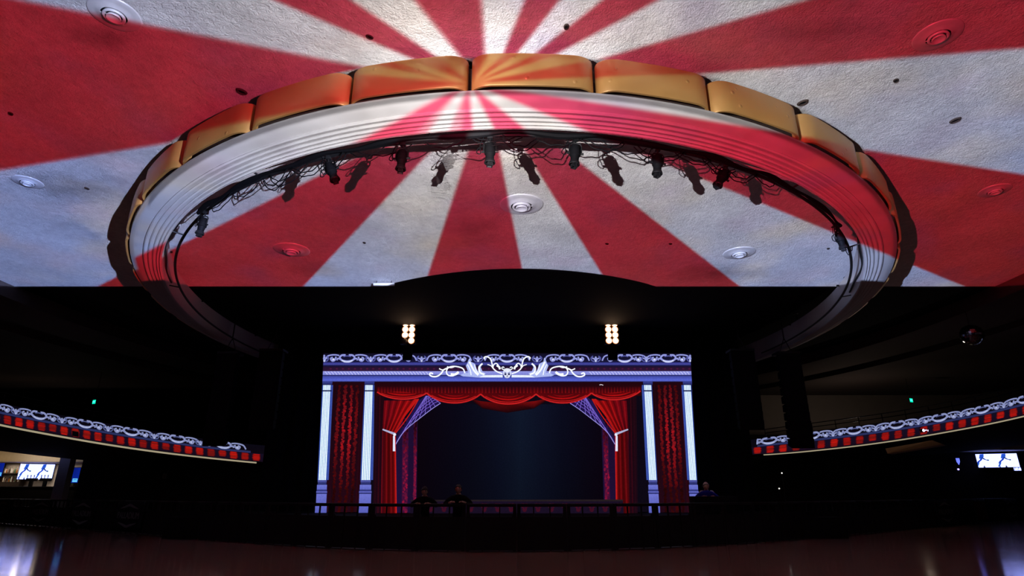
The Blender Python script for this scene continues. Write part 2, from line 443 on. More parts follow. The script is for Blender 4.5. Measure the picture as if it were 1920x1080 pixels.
def make_lamp(tilt, yaw, label, first=[None]):
    t = empty('stage_light', (0, 0, 0), 0, label, 'stage light', 'stage lights hanging from the ring pipe')
    Mx = Matrix.Rotation(yaw, 4, 'Z') @ Matrix.Rotation(tilt, 4, 'Y')
    bm = bmesh.new(); box(bm, -.06, .06, -.05, .05, -.08, .06, None, .012); tube(bm, [(-.09, 0, -.02), (-.14, 0, -.02)], .02, 6); tube(bm, [(0, 0, -.06), (0, 0, -.14)], .018, 6)
    obj('clamp', bm, BLKMET, t)
    off = Matrix.Translation((0, 0, -.14)) @ Mx
    bm = bmesh.new()
    pts = [(-.125, 0, -.25), (-.125, 0, -.06), (-.09, 0, -.015), (0, 0, 0), (.09, 0, -.015), (.125, 0, -.06), (.125, 0, -.25)]
    tube(bm, [off @ Vector(p) for p in pts], .016, 6)
    for sx in (-1, 1): tube(bm, [off @ Vector((sx * .10, 0, -.24)), off @ Vector((sx * .175, 0, -.24))], .024, 7)
    obj('yoke', bm, BLKMET, t)
    bm = bmesh.new()
    lathe(bm, [(.0, -.05), (.06, -.05), (.088, -.07), (.10, -.12), (.10, -.2), (.112, -.205), (.112, -.29), (.095, -.30), (.085, -.36), (.085, -.42)], 16, off)
    for q in range(4): box(bm, -.118, .118, -.02, .02, -.10 - q * .028, -.09 - q * .028, off)
    bd = obj('body', bm, BLKPLAST, t)
    bm = bmesh.new()
    lathe(bm, [(.07, -.40), (.085, -.42), (.10, -.44), (.115, -.50), (.105, -.51), (.08, -.45)], 16, off)
    for a in range(4):
        q = off @ Matrix.Rotation(a * pi / 2 + .3, 4, 'Z'); box(bm, .085, .10, -.055, .055, -.57, -.47, q @ Matrix.Rotation(.25, 4, 'Y'))
    obj('barn_doors', bm, BLKMET, bd)
    bm = bmesh.new(); lathe(bm, [(0.001, -.43), (.05, -.435), (.08, -.445)], 14, off); obj('lens', bm, STEEL, bd)
    bm = bmesh.new()
    tube(bm, catmull([off @ Vector((-.06, .02, -.07)), off @ Vector((-.22, .03, -.12)), off @ Vector((-.27, .02, -.24)), off @ Vector((-.19, 0, -.28)), off @ Vector((-.2, 0, -.08)), Vector((-.10, 0, .02))], 5), .010, 5)
    obj('power_lead', bm, BLKPLAST, t)
    return t
LAMPS = [((360, 418), 'far left, beside the left end of the white ring'), ((617, 333), 'with its foot kicked right, third shadow above left red stripe'),
         ((757, 310), 'hanging straight before the wide left red stripe'), ((918, 288), 'straight above the air vent inside the ring'),
         ((1084, 285), 'over the middle right red stripe, just right of ring centre'), ((1240, 308), 'over the pale stripe right of centre'),
         ((1365, 342), 'with its foot kicked left near the right red edge'), ((1590, 448), 'far right, beside the right end of the white ring')]
LBL = ['black stage light furthest left on the ring pipe', 'black stage light tilted with its foot to the right, second from the left',
       'black upright stage light in front of the left red stripe, third from the left', 'black upright stage light almost above the air outlet inside the ring',
       'black stage light in front of the red stripe right of the centre', 'black stage light before the pale stripe, third from the right',
       'black stage light tilted with its foot to the left, second from the right', 'black stage light furthest right on the ring pipe']
LTILT = [.15, -.42, .03, 0, .10, .12, .55, -.2]
LAMPPHI = []
for ((u, v), _), lb, tl in zip(LAMPS, LBL, LTILT):
    p = atz(u, v, 8.1); ph = atan2((p.x - RC[0]) / RA, -(p.y - RC[1]) / RB); LAMPPHI.append(ph)
    t = make_lamp(tl, ph * .5, lb); t.location = rp(ph, PO, PZ + .0)
# cables drooping under the pipe
CB = [(-33, 5, .30), (-29, 4, .20), (-24, 4.5, .38), (-22.5, 5, .42), (-20, 4, .30), (-17, 3, .26), (-13.5, 3.5, .20), (-12, 5.5, .18), (-6, 4, .16), (-1.5, 4.5, .22), (0.5, 3.6, .30), (4, 4, .14), (8, 4, .25), (10, 4.5, .20), (13.5, 5, .26), (17, 4, .22), (20, 4.5, .25), (22.5, 4, .30), (26, 3, .2), (41, 3, .3), (47, 3.2, .35)]
for i, (a, wd, sag) in enumerate(CB):
    bm = bmesh.new()
    for q in range(2 if sag > .2 else 1):
        pts = []
        for j in range(13):
            t = j / 12; s = 4 * t * (1 - t)
            pts.append(rp(R(a + (wd - q * .6) * (t - .5)), PO + .02 + .05 * q + .06 * sin(i * 2.1 + t * 3), PZ - .06 - (sag * (1 - .25 * q)) * s + .015 * sin(t * 20 + i)))
        tube(bm, pts, .012, 5)
    o = obj('hanging_cable', bm, BLKPLAST)
    tag(o, 'black slack cable looping below the curved lighting pipe', 'cable', 'slack cables under the lighting pipe')

# ------------------------------------------------------------------ air outlets in the ceiling
def make_outlet():
    t = empty('air_outlet', (0, 0, 0))
    bm = bmesh.new(); lathe(bm, [(.29, -.075), (.31, -.07), (.36, -.045), (.45, -.03), (.56, -.025), (.585, -.015), (.59, .0)], 48); obj('flange', bm, WHITEM, t, True, 60)
    bm = bmesh.new(); lathe(bm, [(.19, -.10), (.215, -.12), (.245, -.115), (.255, -.09), (.235, -.02), (.20, .0)], 40); obj('middle_ring', bm, WHITEM, t, True, 60)
    bm = bmesh.new(); lathe(bm, [(.0015, -.10), (.06, -.105), (.135, -.13), (.155, -.15), (.165, -.14), (.16, -.11), (.12, -.03)], 40); obj('centre_cone', bm, WHITEM, t, True, 60)
    bm = bmesh.new(); lathe(bm, [(.0015, -.004), (.30, -.004)], 40); obj('dark_throat', bm, BLACK, t)
    bm = bmesh.new()
    for k in range(3):
        a = k * 2 * pi / 3 + .5; tube(bm, [(.12 * cos(a), .12 * sin(a), -.05), (.31 * cos(a), .31 * sin(a), -.05)], .012, 6)
    obj('spoke', bm, WHITEM, t)
    return t
OUT = [((215, 26), 'round white air outlet half in red at the top left corner of ceiling'), ((52, 341), 'round air outlet beside a dark patch on pale ceiling at far left'),
       ((1758, 66), 'round air outlet inside the red stripe at the top right'), ((1865, 357), 'round air outlet in the red stripe outside the ring at far right'),
       ((978, 383), 'round air outlet half red half pale, inside the ring near its middle'), ((547, 468), 'round air outlet in the red stripe inside the ring at left'),
       ((1386, 474), 'round air outlet on the pale stripe inside the ring at right')]
o0 = None
OSC = [.72, .62, .70, .68, 1.1, 1.05, .95]
for oi, (p, lb) in enumerate(OUT):
    if o0 is None: t = o0 = make_outlet()
    else: t = dup(o0)
    t.location = atz(*p, HC); t.rotation_euler = (0, 0, random.random() * 3); t.scale = (OSC[oi],) * 3
    tag(t, lb, 'air vent', 'round air outlets in the ceiling')
# small capped rigging holes
HOLES = [((453, 171), 'dark rigging hole in the big red stripe left of the ring'), ((1505, 192), 'dark rigging hole in the pale stripe above the right of the ring'),
         ((1791, 225), 'dark rigging hole in the pale stripe near the right edge'), ((1062, 50), 'small rigging hole in a pale stripe above the gold band'),
         ((693, 69), 'small rigging hole in the red stripe above left of the gold band'), ((683, 455), 'small rigging hole on pale stripe inside the ring, left'),
         ((1138, 457), 'small dark rigging hole in the red stripe inside the ring, right of centre'), ((1257, 457), 'small rigging hole at the edge of a red stripe inside the ring'),
         ((163, 353), 'small rigging hole on pale ceiling left of the ring'), ((20, 213), 'small rigging hole in big red stripe near the left edge'),
         ((1680, 151), 'faint rigging hole in the pale stripe below the top right outlet'), ((1553, 466), 'small pale-rimmed rigging hole inside the ring at right')]
h0 = None
for i, (p, lb) in enumerate(HOLES):
    big = i < 3
    if h0 is None:
        t = h0 = empty('rigging_hole')
        bm = bmesh.new(); lathe(bm, [(.055, -.002), (.062, -.03), (.08, -.034), (.095, -.02), (.10, 0)], 18); obj('rim', bm, RINGD, t)
        bm = bmesh.new(); lathe(bm, [(.0015, -.012), (.058, -.012)], 18); obj('hole', bm, BLACK, t)
    else: t = dup(h0)
    t.location = atz(*p, HC); s = 1.0 if big else .62; t.scale = (s * .85, s * 1.25, s); t.rotation_euler = (0, 0, [-.7, .7, .5][i] if big else random.uniform(-1, 1))
    tag(t, lb, 'hole', 'rigging holes in the ceiling')

# ================================================================== STAGE SCREEN
YS = 30.5
def SM(u, v, lay): return at(u, v, YS - .0012 * lay)
A = Art(SM)
def mir(p): return [(1902 - x, y) for x, y in p]
A.poly([(606, 662), (1295, 662), (1311, 969), (594, 969)], (13, 8, 20))
# back cloth with a faint blue fall of light
cols = [(12, 5, 14), (11, 6, 18), (10, 8, 22), (11, 12, 27), (13, 17, 35), (16, 24, 43), (14, 18, 37), (11, 12, 29), (11, 8, 22), (12, 5, 16)]
n = len(cols); A.strip([(780 + 350 * i / (n - 1), 758) for i in range(n)], [(776 + 358 * i / (n - 1), 940) for i in range(n)], cols, [tuple(int(c * .75) for c in q) for q in cols])
# entablature bands
def band(y0, y1, ct, cb):
    l0 = 607 - (y0 - 663) * .045; l1 = 607 - (y1 - 663) * .045; r0 = 1294 + (y0 - 663) * .06; r1 = 1294 + (y1 - 663) * .06
    A.poly([(l0, y0), (r0, y0), (r1, y1), (l1, y1)], None, [ct, ct, cb, cb])
band(663, 680, (16, 14, 34), (24, 22, 58)); band(679.5, 684, (58, 60, 142), (70, 72, 158)); band(684, 687, (40, 40, 100), (16, 14, 44))
band(687, 696, (34, 18, 44), (50, 22, 56)); band(696, 703, (150, 155, 232), (126, 132, 214)); band(703, 705, (30, 32, 84), (44, 48, 118))
band(705, 713, (62, 70, 158), (88, 102, 214)); band(713, 715.5, (96, 110, 220), (52, 56, 130)); band(715.5, 718, (30, 10, 26), (28, 8, 20))
for i in range(116):                    # rope ornament
    x = 609 + i * 5.9
    if not 800 < x < 1100: A.stroke([(x, 697), (x + 3, 699.5), (x + 5, 702.5)], 1.5, (196, 200, 252), 2)
for i in range(60): A.ell(620 + i * 11.4, 691.5, 2.2, 1.6, (74, 24, 60), 8)
SILV, SILD, WHT = (150, 156, 226), (88, 92, 168), (240, 246, 255)
def frieze(A, f, cxs, col=SILV, hi=(214, 220, 255), dk=SILD, bold=1.15):   # f(x, t): t = 0 top, 1 bottom of the band
    def st(pts, wd, c): A.stroke([f(x, t) for x, t in pts], wd * bold, c, 4)
    for c in cxs:
        for s in (-1, 1):
            st([(c + s * 3, .10), (c + s * 10, .12), (c + s * 14, .45), (c + s * 9, .82), (c, .93)], 3.0, col)
            st([(c + s * 10, .80), (c + s * 5, .96), (c, 1.0)], 2.4, hi)
            st([(c + s * 14, .62), (c + s * 18, .55), (c + s * 19, .80)], 2.4, col)
            st([(c + s * 15, .15), (c + s * 22, .06), (c + s * 31, .10), (c + s * 38, .30), (c + s * 42, .85)], 2.2, col)
            st([(c + s * 21, .30), (c + s * 23, .75), (c + s * 28, .88), (c + s * 31, .55), (c + s * 27, .40)], 2.6, col)
            st([(c + s * 24, .62), (c + s * 28, .72)], 3.0, hi)
        st([(c - 7, .30), (c, .20), (c + 7, .30)], 1.6, dk)
    for c in [(a + b) / 2 for a, b in zip(cxs, cxs[1:])]:
        for s in (-1, 1):
            st([(c, .92), (c + s * 6, .88), (c + s * 9, .50), (c + s * 5, .22)], 1.8, dk)
            st([(c, .85), (c + s * 4, .55), (c + s * 7, .52)], 2.0, col)
        st([(c, .30), (c, 1.0)], 2.4, hi); A.ell(*f(c, .55), 2.4, 3.2, col, 10)
CX = [563, 651, 739, 842, 951, 1063, 1171, 1253, 1340]
def ff(x, t): return (min(1294, max(608, x)), 664.5 + 14.0 * t)
frieze(A, ff, CX)
# side curtains and columns
def edge(tl, bl, y): return tl + (bl - tl) * (y - 718) / (900 - 718)
for (xl, xlb, xr, xrb, bands) in ((621, 612, 684, 676, (636, 648, 660, 671)), (1222, 1233, 1281, 1292, (1235, 1245.5, 1256, 1266))):
    A.poly([(xl, 718), (xr, 718), (edge(xr, xrb, 969), 969), (edge(xl, xlb, 969), 969)], None, [(36, 8, 18), (44, 10, 22), (46, 10, 26), (34, 8, 22)])
    for x0, k in ((xl + 4, 50), (xl + 10, 40), (xr - 5, 62), (xr - 10, 44)):
        A.strip([(edge(x0, x0 + xlb - xl, y), y) for y in (720, 965)], [(edge(x0 + 2, x0 + 2 + xlb - xl, y), y) for y in (720, 965)], (k, 12, 24), (k // 2, 8, 18))
    for bi, bx in enumerate(bands):
        y = 724.0
        while y < 964:
            k = (1.0 if bi in (1, 2) else .72) * (.55 + .45 * sin(pi * min(1, max(.1, (y - 715) / 190)))) * (1 if y < 915 else .7)
            c = (int(185 * k * random.uniform(.7, 1.1)), int(26 * k), int(36 * k))
            x = edge(bx, bx + xlb - xl, y) + random.uniform(-1.6, 1.6)
            A.ell(x, y, random.uniform(1.6, 3.6), random.uniform(1.4, 3.2), c, 7); y += random.uniform(1.6, 3.0)
for (tx0, tx1, bx0, bx1, side) in ((606, 620, 597, 611.5, 1), (685, 699, 677.5, 694, 1), (1207.5, 1221, 1217, 1231, -1), (1282, 1295, 1293, 1306, -1)):
    def cx(f, y): return (tx0 + (tx1 - tx0) * f) + ((bx0 + (bx1 - bx0) * f) - (tx0 + (tx1 - tx0) * f)) * (y - 722) / 178
    A.poly([(cx(-.12, 715), 715), (cx(1.22, 715), 715), (cx(1.2, 722), 722), (cx(-.1, 722), 722)], None, [(60, 68, 150), (60, 68, 150), (30, 34, 80), (30, 34, 80)])
    A.poly([(cx(-.12 - (.22 if side < 0 else 0), 722), 722), (cx(1.1 + (.22 if side > 0 else 0), 722), 722), (cx(1.1 + (.22 if side > 0 else 0), 900), 900), (cx(-.12 - (.22 if side < 0 else 0), 900), 900)], (60, 82, 168))
    for (y0, y1) in ((722, 731.5), (734, 900)):
        A.poly([(cx(0, y0), y0), (cx(1, y0), y0), (cx(1, y1), y1), (cx(0, y1), y1)], (118, 160, 216))
        for q in range(5):
            f = (q + .2) / 5
            A.poly([(cx(f, y0), y0), (cx(f + .12, y0), y0), (cx(f + .12, y1), y1), (cx(f, y1), y1)], (232, 248, 255), gain=1.25)
    A.poly([(cx(-.12, 731.5), 731.5), (cx(1.2, 731.5), 731.5), (cx(1.2, 734), 734), (cx(-.12, 734), 734)], (28, 34, 80))
    for (y0, y1, e, c0, c1) in ((900, 904, .08, (84, 92, 172), (70, 76, 150)), (904, 909, .06, (52, 58, 122), (38, 42, 100)), (909, 918, .14, (112, 120, 212), (96, 104, 196)), (918, 921, .16, (40, 44, 104), (60, 66, 140)),
                                (921, 924, .2, (92, 98, 186), (92, 98, 186)), (924, 926, .2, (36, 40, 96), (36, 40, 96)), (926, 945, .16, (110, 116, 208), (96, 102, 190)), (945, 949, .2, (42, 46, 110), (42, 46, 110)), (949, 969, .24, (98, 104, 196), (84, 90, 176))):
        A.poly([(cx(-e, y0), y0), (cx(1 + e, y0), y0), (cx(1 + e, y1), y1), (cx(-e, y1), y1)], None, [c0, c0, c1, c1])
# inner purple cloths with damask bands
for (x0, x1, bands) in ((743, 783, ((755, 766), (776, 782))), (1127, 1168, ((1129, 1139), (1150, 1162)))):
    sk = -2 if x0 < 950 else 6
    A.poly([(x0, 790), (x1, 776), (x1 + sk, 968), (x0 + sk, 968)], None, [(26, 14, 48), (30, 14, 50), (32, 12, 44), (28, 16, 56)])
    for a, b in bands:
        A.poly([(a, 785), (b, 785), (b + sk, 966), (a + sk, 966)], (64, 14, 52))
        y = 788
        while y < 962:
            k = min(1, (y - 770) / 90); c = (int(170 * k * random.uniform(.6, 1.05)), int(24 * k), int(66 * k))
            A.ell(random.uniform(a + 1.5, b - 1.5) + sk * (y - 785) / 180, y, random.uniform(1.4, 2.6), random.uniform(1.6, 3.6), c, 7); y += 2.1
# dark centre swag behind
A.strip([(885, 748), (900, 752), (951, 757), (1003, 752), (1024, 748)], [(886, 752), (905, 766), (951, 774), (1001, 766), (1024, 752)], [(70, 8, 14), (120, 14, 16), (96, 12, 14), (150, 18, 20), (120, 14, 18)], [(30, 6, 14)] * 5)
# tied red curtains, cobwebs
ties = []
for flip in (False, True):
    def m(p): return mir(p) if flip else p
    dx = 7 if flip else 0
    def m2(p): return [(x - dx * 1.0, y) for x, y in m(p)] if flip else p
    # cobweb
    hub = (801, 739)
    arc = [(826, 756), (808, 768), (786, 785), (766, 801), (752, 816), (742, 833)]
    A.poly(m2([hub] + arc + [(741, 826), (757, 800), (784, 752)]), (30, 20, 74))
    for q in arc + [(816, 762), (797, 776), (776, 793)]: A.stroke(m2([hub, q]), 1.0, (122, 104, 206), 1)
    for t in (.28, .45, .62, .8):
        P = [(hub[0] + (x - hub[0]) * t, hub[1] + (y - hub[1]) * t) for x, y in [(830, 748)] + arc + [(752, 812)]]
        Q = []
        for a, b in zip(P, P[1:]): Q += [a, ((a[0] + b[0]) / 2 + (hub[0] - (a[0] + b[0]) / 2) * .07, (a[1] + b[1]) / 2 + (hub[1] - (a[1] + b[1]) / 2) * .07)]
        A.stroke(m2(Q), .9, (128, 96, 214) if t > .4 else (108, 84, 190), 2)
    A.stroke(m2(arc), 1.4, (150, 140, 220), 4)
    # curtain above the tie
    top = [(719 + 66 * i / 10, 748 + (3 if i < 9 else 0)) for i in range(11)]; bot = [(717 + 24 * i / 10, 806 + 7 * i / 10) for i in range(11)]
    midl = [((a[0] * .42 + b[0] * .58) + (2.5 * sin(pi * i / 10)), (a[1] + b[1]) / 2) for i, (a, b) in enumerate(zip(top, bot))]
    sh = [(92, 8, 22), (150, 14, 26), (84, 8, 20), (160, 14, 26), (96, 8, 16), (176, 16, 24), (104, 8, 14), (196, 18, 24), (118, 10, 14), (214, 24, 24), (232, 32, 28)]
    A.strip(m2(top), m2(midl), sh, sh); A.strip(m2(midl), m2(bot), sh, [tuple(int(c * .8) for c in q) for q in sh])
    for i in range(1, 11, 2): A.stroke(m2([top[i], midl[i], bot[i]]), 1.0, (226, 30, 30) if i > 4 else (176, 22, 34), 3)
    A.stroke(m2([(785, 748), (766, 780), (741, 813)]), 1.8, (236, 36, 30), 4)
    # below the tie
    wv = 5 if flip else 0
    lo0 = [(717 + 24 * i / 6, 808 + 6 * i / 6) for i in range(7)]; lo1 = [(715 + (28) * i / 6, 968) for i in range(7)]
    if flip: lo1 = [(709 + 30 * i / 6, 968) for i in range(7)]
    sh = [(88, 11, 27), (76, 8, 16), (118, 11, 16), (70, 6, 11), (122, 11, 15), (84, 6, 11), (206, 26, 26)]
    A.strip(m2(lo0), m2(lo1), sh, sh)
    for i in (0, 2, 4): A.stroke(m2([lo0[i], lo1[i]]), 1.3, (146, 18, 26), 1)
    A.stroke(m2([lo0[6], lo1[6]]), 2.0, (236, 36, 32), 1)
    A.poly(m2([(716, 806), (718, 804), (742, 812), (741, 816.5)]), (176, 178, 214)); A.ell(*m2([(740, 815)])[0], 2.8, 2.4, (240, 240, 255), 10)
    A.poly(m2([(737, 817), (740.5, 817), (741.2, 846), (736.6, 846)]), (228, 232, 255))
    # dark outer cloth between curtain and column
    A.poly(m2([(702, 718), (722, 718), (717, 806), (714, 968), (699, 968)]), None, [(30, 8, 18), (40, 8, 18), (44, 8, 24), (40, 10, 24), (26, 8, 20)])
    for x0, k in ((706, 46), (712, 66)): A.poly(m2([(x0, 735), (x0 + 1.6, 735), (x0 - 2.5, 966), (x0 - 4.5, 966)]), (k, 12, 26))
# pleated heading and swags
A.poly([(704, 717), (1204, 717), (1202, 742), (705, 742)], None, [(40, 8, 20), (40, 8, 20), (60, 8, 14), (60, 8, 14)])
sw = [((707, 735), (800, 737), 751), ((800, 737), (901, 739), 756), ((901, 739), (1005, 739), 757), ((1005, 739), (1109, 737), 756), ((1109, 737), (1201, 733), 753)]
for (a, b, yb) in sw:
    x0, x1 = a[0], b[0]; N = 16
    ub = [(x0 + (x1 - x0) * i / N, 724) for i in range(N + 1)]
    def low(d, k=1.0): return [(x0 + (x1 - x0) * (.5 + (i / N - .5) * k), a[1] + (b[1] - a[1]) * i / N + (yb - 738 - d) * (1 - abs(2 * i / N - 1) ** 2.1) ** .9) for i in range(N + 1)]
    A.strip(ub, low(0), [(46, 8, 18)] * (N + 1), [(126, 10, 16)] * (N + 1))
    for i in range(N):                   # little pleats
        x = x0 + (x1 - x0) * (i + .5) / N
        A.poly([(x - .9, 725), (x + .9, 725), (x + .9, 737), (x - .9, 737)], None, [(58, 10, 22), (58, 10, 22), (170, 20, 22), (150, 16, 20)])
    for d, k, c, wd in ((13.5, .42, (176, 16, 20), 1.6), (10.5, .62, (120, 8, 14), 2.4), (8.6, .66, (206, 22, 24), 2.6), (5.6, .82, (84, 6, 12), 2.0), (4.2, .94, (228, 34, 36), 1.6), (2.6, .97, (110, 8, 14), 1.4), (.6, 1.0, (238, 40, 42), 2.6)):
        A.stroke([(p.x, p.y) if hasattr(p, 'x') else p for p in low(d, k)][(1 if k < 1 else 0):(-1 if k < 1 else None)], wd, c, 1, taper=0 if k > .9 else 2)
A.stroke([(1124, 722), (1127, 721), (1131, 722.5)], 1.6, (200, 190, 200), 2)
# crest with a skull in the middle
def Z(p): return [(790 + x / 6.0, 650 + y / 6.0) for x, y in p]
def both(fn): fn(lambda p: p); fn(lambda p: [(1930 - x, y) for x, y in p])
def crest(m):
    A.poly(Z(m([(915, 318), (915, 346), (640, 346), (560, 340), (600, 322)])), (226, 234, 255), gain=1.1)
    A.poly(Z(m([(530, 150), (548, 122), (556, 168), (602, 192), (622, 250), (640, 282), (642, 222), (688, 186), (668, 232), (690, 282), (728, 306), (650, 346), (470, 334), (436, 320), (480, 296), (532, 296), (500, 214), (516, 190)])), (176, 188, 244))
    for pts, wd in (([(540, 170), (570, 230), (600, 280), (640, 320)], 20), ([(688, 190), (650, 230), (660, 290), (710, 312)], 18), ([(520, 200), (548, 260), (560, 320)], 10), ([(600, 200), (612, 260), (650, 310)], 10)):
        A.stroke(Z(m(pts)), wd / 6, WHT, 4, 1.15)
    for pts, wd in (([(490, 296), (470, 250), (420, 228), (350, 222), (300, 240), (282, 285), (304, 322), (360, 326), (404, 296)], 14), ([(330, 310), (380, 312), (420, 285)], 26), ([(296, 240), (250, 262), (224, 300), (180, 332), (130, 336), (94, 318), (104, 296), (132, 306)], 16), ([(200, 246), (240, 262), (290, 244)], 12), ([(290, 225), (330, 236), (370, 226)], 12),
                    ([(912, 304), (850, 280), (806, 240), (794, 186), (776, 136), (736, 112), (706, 124), (716, 142)], 14), ([(880, 256), (862, 204), (836, 188), (812, 208), (806, 236)], 12), ([(848, 210), (876, 230), (884, 254)], 22), ([(744, 200), (782, 214), (800, 236)], 9)):
        A.stroke(Z(m(pts)), wd / 6, WHT, 5, 1.2)
    A.stroke(Z(m([(936, 262), (912, 252), (906, 236), (922, 228), (932, 240)])), 1.8, WHT, 4, 1.1)
both(crest)
A.ell(951, 699, 8.2, 8.0, (214, 220, 252)); A.ell(951, 705, 5.4, 4.2, (232, 236, 255)); A.ell(951, 694, 6.4, 3.6, (238, 242, 255))
for s in (-1, 1): A.ell(951 + s * 3.3, 701.5, 2.2, 2.1, (44, 46, 96), 10); A.stroke([(951 + s * 5.5, 698), (951 + s * 2, 698.6)], 1.2, (120, 124, 190), 1)
A.poly([(951, 703), (952.3, 706), (949.7, 706)], (44, 46, 96))
for k in range(-2, 3): A.stroke([(951 + k * 1.6, 707), (951 + k * 1.6, 709)], .6, (90, 94, 160), 1)
# stage lip at the foot of the picture
A.poly([(770, 937.5), (1168, 936.5), (1168, 940), (770, 940)], (36, 27, 31))
A.poly([(770, 940), (1168, 940), (1170, 969), (768, 969)], (24, 14, 34))
for i in range(16):
    x = 782 + i * 25.2
    A.ell(x - 3, 948, 4.2, 4.6, (84, 20, 44), 9); A.ell(x + 3, 948, 4.2, 4.6, (78, 18, 46), 9); A.ell(x, 955, 4.4, 5.2, (74, 18, 40), 9); A.ell(x, 951, 1.8, 3, (40, 14, 40), 8)
SCR = empty('led_stage_screen', at(951, 968, YS), 0, 'huge stage screen showing columns, red curtains and a skull crest', 'screen')
pic = A.build('picture', LED, None, .66)
def adopt(o, root):
    o.parent = root; o.matrix_parent_inverse = Matrix.Translation(-Vector(root.location))
adopt(pic, SCR)
bm = bmesh.new()
c0 = [at(605, 661, YS + .02), at(1296, 661, YS + .02), at(1312, 970, YS + .02), at(593, 970, YS + .02)]
fv = [bm.verts.new(p) for p in c0]; bv = [bm.verts.new(p + Vector((0, .3, 0))) for p in c0]
bm.faces.new(fv); bm.faces.new(bv)
for i in range(4): bm.faces.new((fv[i], fv[(i + 1) % 4], bv[(i + 1) % 4], bv[i]))
adopt(obj('casing', bm, BLKPLAST, None, False), SCR)
zb = at(951, 970, YS).z
bm = bmesh.new()
for x in (-8.5, -5, -1.6, 1.8, 5.2, 8.4): box(bm, x - .1, x + .1, YS + .1, YS + .3, .75, zb + .02)
adopt(obj('support_legs', bm, BLKMET, None, False), SCR)
# stage
bm = bmesh.new(); box(bm, -13, 12.5, 23.6, 31.2, 0, .75); struct('floor_stage', bm, BLACK)

# blinders over the screen
WARM = emis('blinder_lamp_glow', (1.0, .66, .42), 9.0); WARMRIM = emis('blinder_rim_glow', (1.0, .36, .14), 1.1)  # rims emit orange, imitating the glow around the lamps
WARMOFF = mat('blinder_lamp_dark', (.25, .2, .16), .2, .5)
def blinder(u, v, off, label):
    p = at(u, v, 29.6); t = empty('blinder_light', p, 0, label, 'stage light', 'lit blinder lights above the screen')
    bm = bmesh.new(); box(bm, -.42, .42, .02, .3, -.62, .62, None, .03); hs = obj('housing', bm, BLKMET, t)
    for i in range(2):
        for j in range(4):
            x = -.17 + .34 * i; z = .45 - .30 * j
            Mx = Matrix.Translation((x, .0, z)) @ Matrix.Rotation(pi / 2, 4, 'X')
            bm = bmesh.new(); lathe(bm, [(.0015, .10), (.07, .085), (.13, .04), (.145, .0)], 20, Mx)
            o = obj('lamp', bm, WARMOFF if (i, j) in off else WARM, hs)
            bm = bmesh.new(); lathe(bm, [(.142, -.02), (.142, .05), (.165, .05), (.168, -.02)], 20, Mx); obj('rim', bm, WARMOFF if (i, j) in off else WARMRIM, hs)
            if (i, j) in off: o['label'] = 'unlit lamp'
    bm = bmesh.new()
    for s in (-1, 1): tube(bm, [(s * .46, .12, 0), (s * .46, .12, .68), (0, .12, .72)], .025, 6)
    tube(bm, [(0, .12, .72), (0, .12, HC - p.z)], .03, 6); obj('bracket', bm, BLKMET, t)
    bm = bmesh.new(); box(bm, -.24, .24, -.02, .26, -1.45, -.70, None, .05); tube(bm, [(0, .1, -.72), (0, .1, -.55)], .05, 8); obj('lower_unit', bm, BLKPLAST, t)
    return t
blinder(766, 623, {(0, 3)}, 'glowing warm blinder light hanging over left part of the stage screen')
blinder(1147, 623, set(), 'glowing warm blinder light hanging over right part of the stage screen')
for u in (766, 1147):
    p = at(u, 623, 29.3); ld = bpy.data.lights.new('blinder_beam', 'SPOT'); ld.energy = 25; ld.color = (1, .6, .35); ld.spot_size = 2.4; ld.shadow_soft_size = .3
    lo = bpy.data.objects.new('blinder_beam', ld); COL.objects.link(lo); lo.location = p; lo.rotation_euler = (pi / 2 - .1, 0, pi)

# ================================================================== LINE ARRAYS
def line_array(u0, u1, vtop, vbot, Y, n, label):
    pc = at((u0 + u1) / 2, vbot, Y); top = at((u0 + u1) / 2, vtop, Y).z; wdt = (at(u1, vbot, Y) - at(u0, vbot, Y)).x
    t = empty('line_array', pc, 0, label, 'loudspeaker', 'hanging loudspeaker columns')
    H = top - pc.z; y = 0; z = H
    for k in range(n):
        tilt = .02 + .18 * (k / n) ** 2; h = H / n * 1.1
        bm = bmesh.new(); Mx = Matrix.Translation((0, -.05 * 0 - .02 * k * 0, z - h / 2)) @ Matrix.Rotation(tilt, 4, 'X')
        x = wdt / 2; d0, d1 = -.28, .32
        vv = [bm.verts.new(Mx @ Vector(p)) for p in ((-x, d0, -h / 2), (x, d0, -h / 2), (x, d0, h / 2), (-x, d0, h / 2), (-x * .8, d1, -h * .36), (x * .8, d1, -h * .36), (x * .8, d1, h * .36), (-x * .8, d1, h * .36))]
        for f in ((0, 1, 2, 3), (4, 5, 6, 7), (0, 1, 5, 4), (1, 2, 6, 5), (2, 3, 7, 6), (3, 0, 4, 7)): bm.faces.new([vv[i] for i in f])
        bmesh.ops.bevel(bm, geom=bm.edges[:], offset=.015, segments=1, affect='EDGES')
        obj('cabinet', bm, BLKPLAST, t, False)
        z -= H / n
    bm = bmesh.new(); box(bm, -wdt / 2, wdt / 2, -.3, .4, H, H + .1)
    for s in (-1, 1): tube(bm, [(s * wdt * .3, 0, H + .05), (0, 0, min(H + .8, HC - pc.z))], .02, 6)
    tube(bm, [(0, 0, min(H + .7, HC - pc.z - .1)), (0, 0, HC - pc.z)], .03, 6); obj('flying_frame', bm, BLKMET, t)
line_array(1480, 1523, 665, 838, 27.0, 11, 'long black loudspeaker column hanging before the right balcony')
line_array(1384, 1430, 660, 804, 27.5, 9, 'black loudspeaker column hanging between right balcony and stage screen')
line_array(384, 424, 665, 834, 27.0, 11, 'long black loudspeaker column hanging before the left balcony')
line_array(470, 516, 660, 804, 27.5, 9, 'black loudspeaker column hanging between left balcony and stage screen')

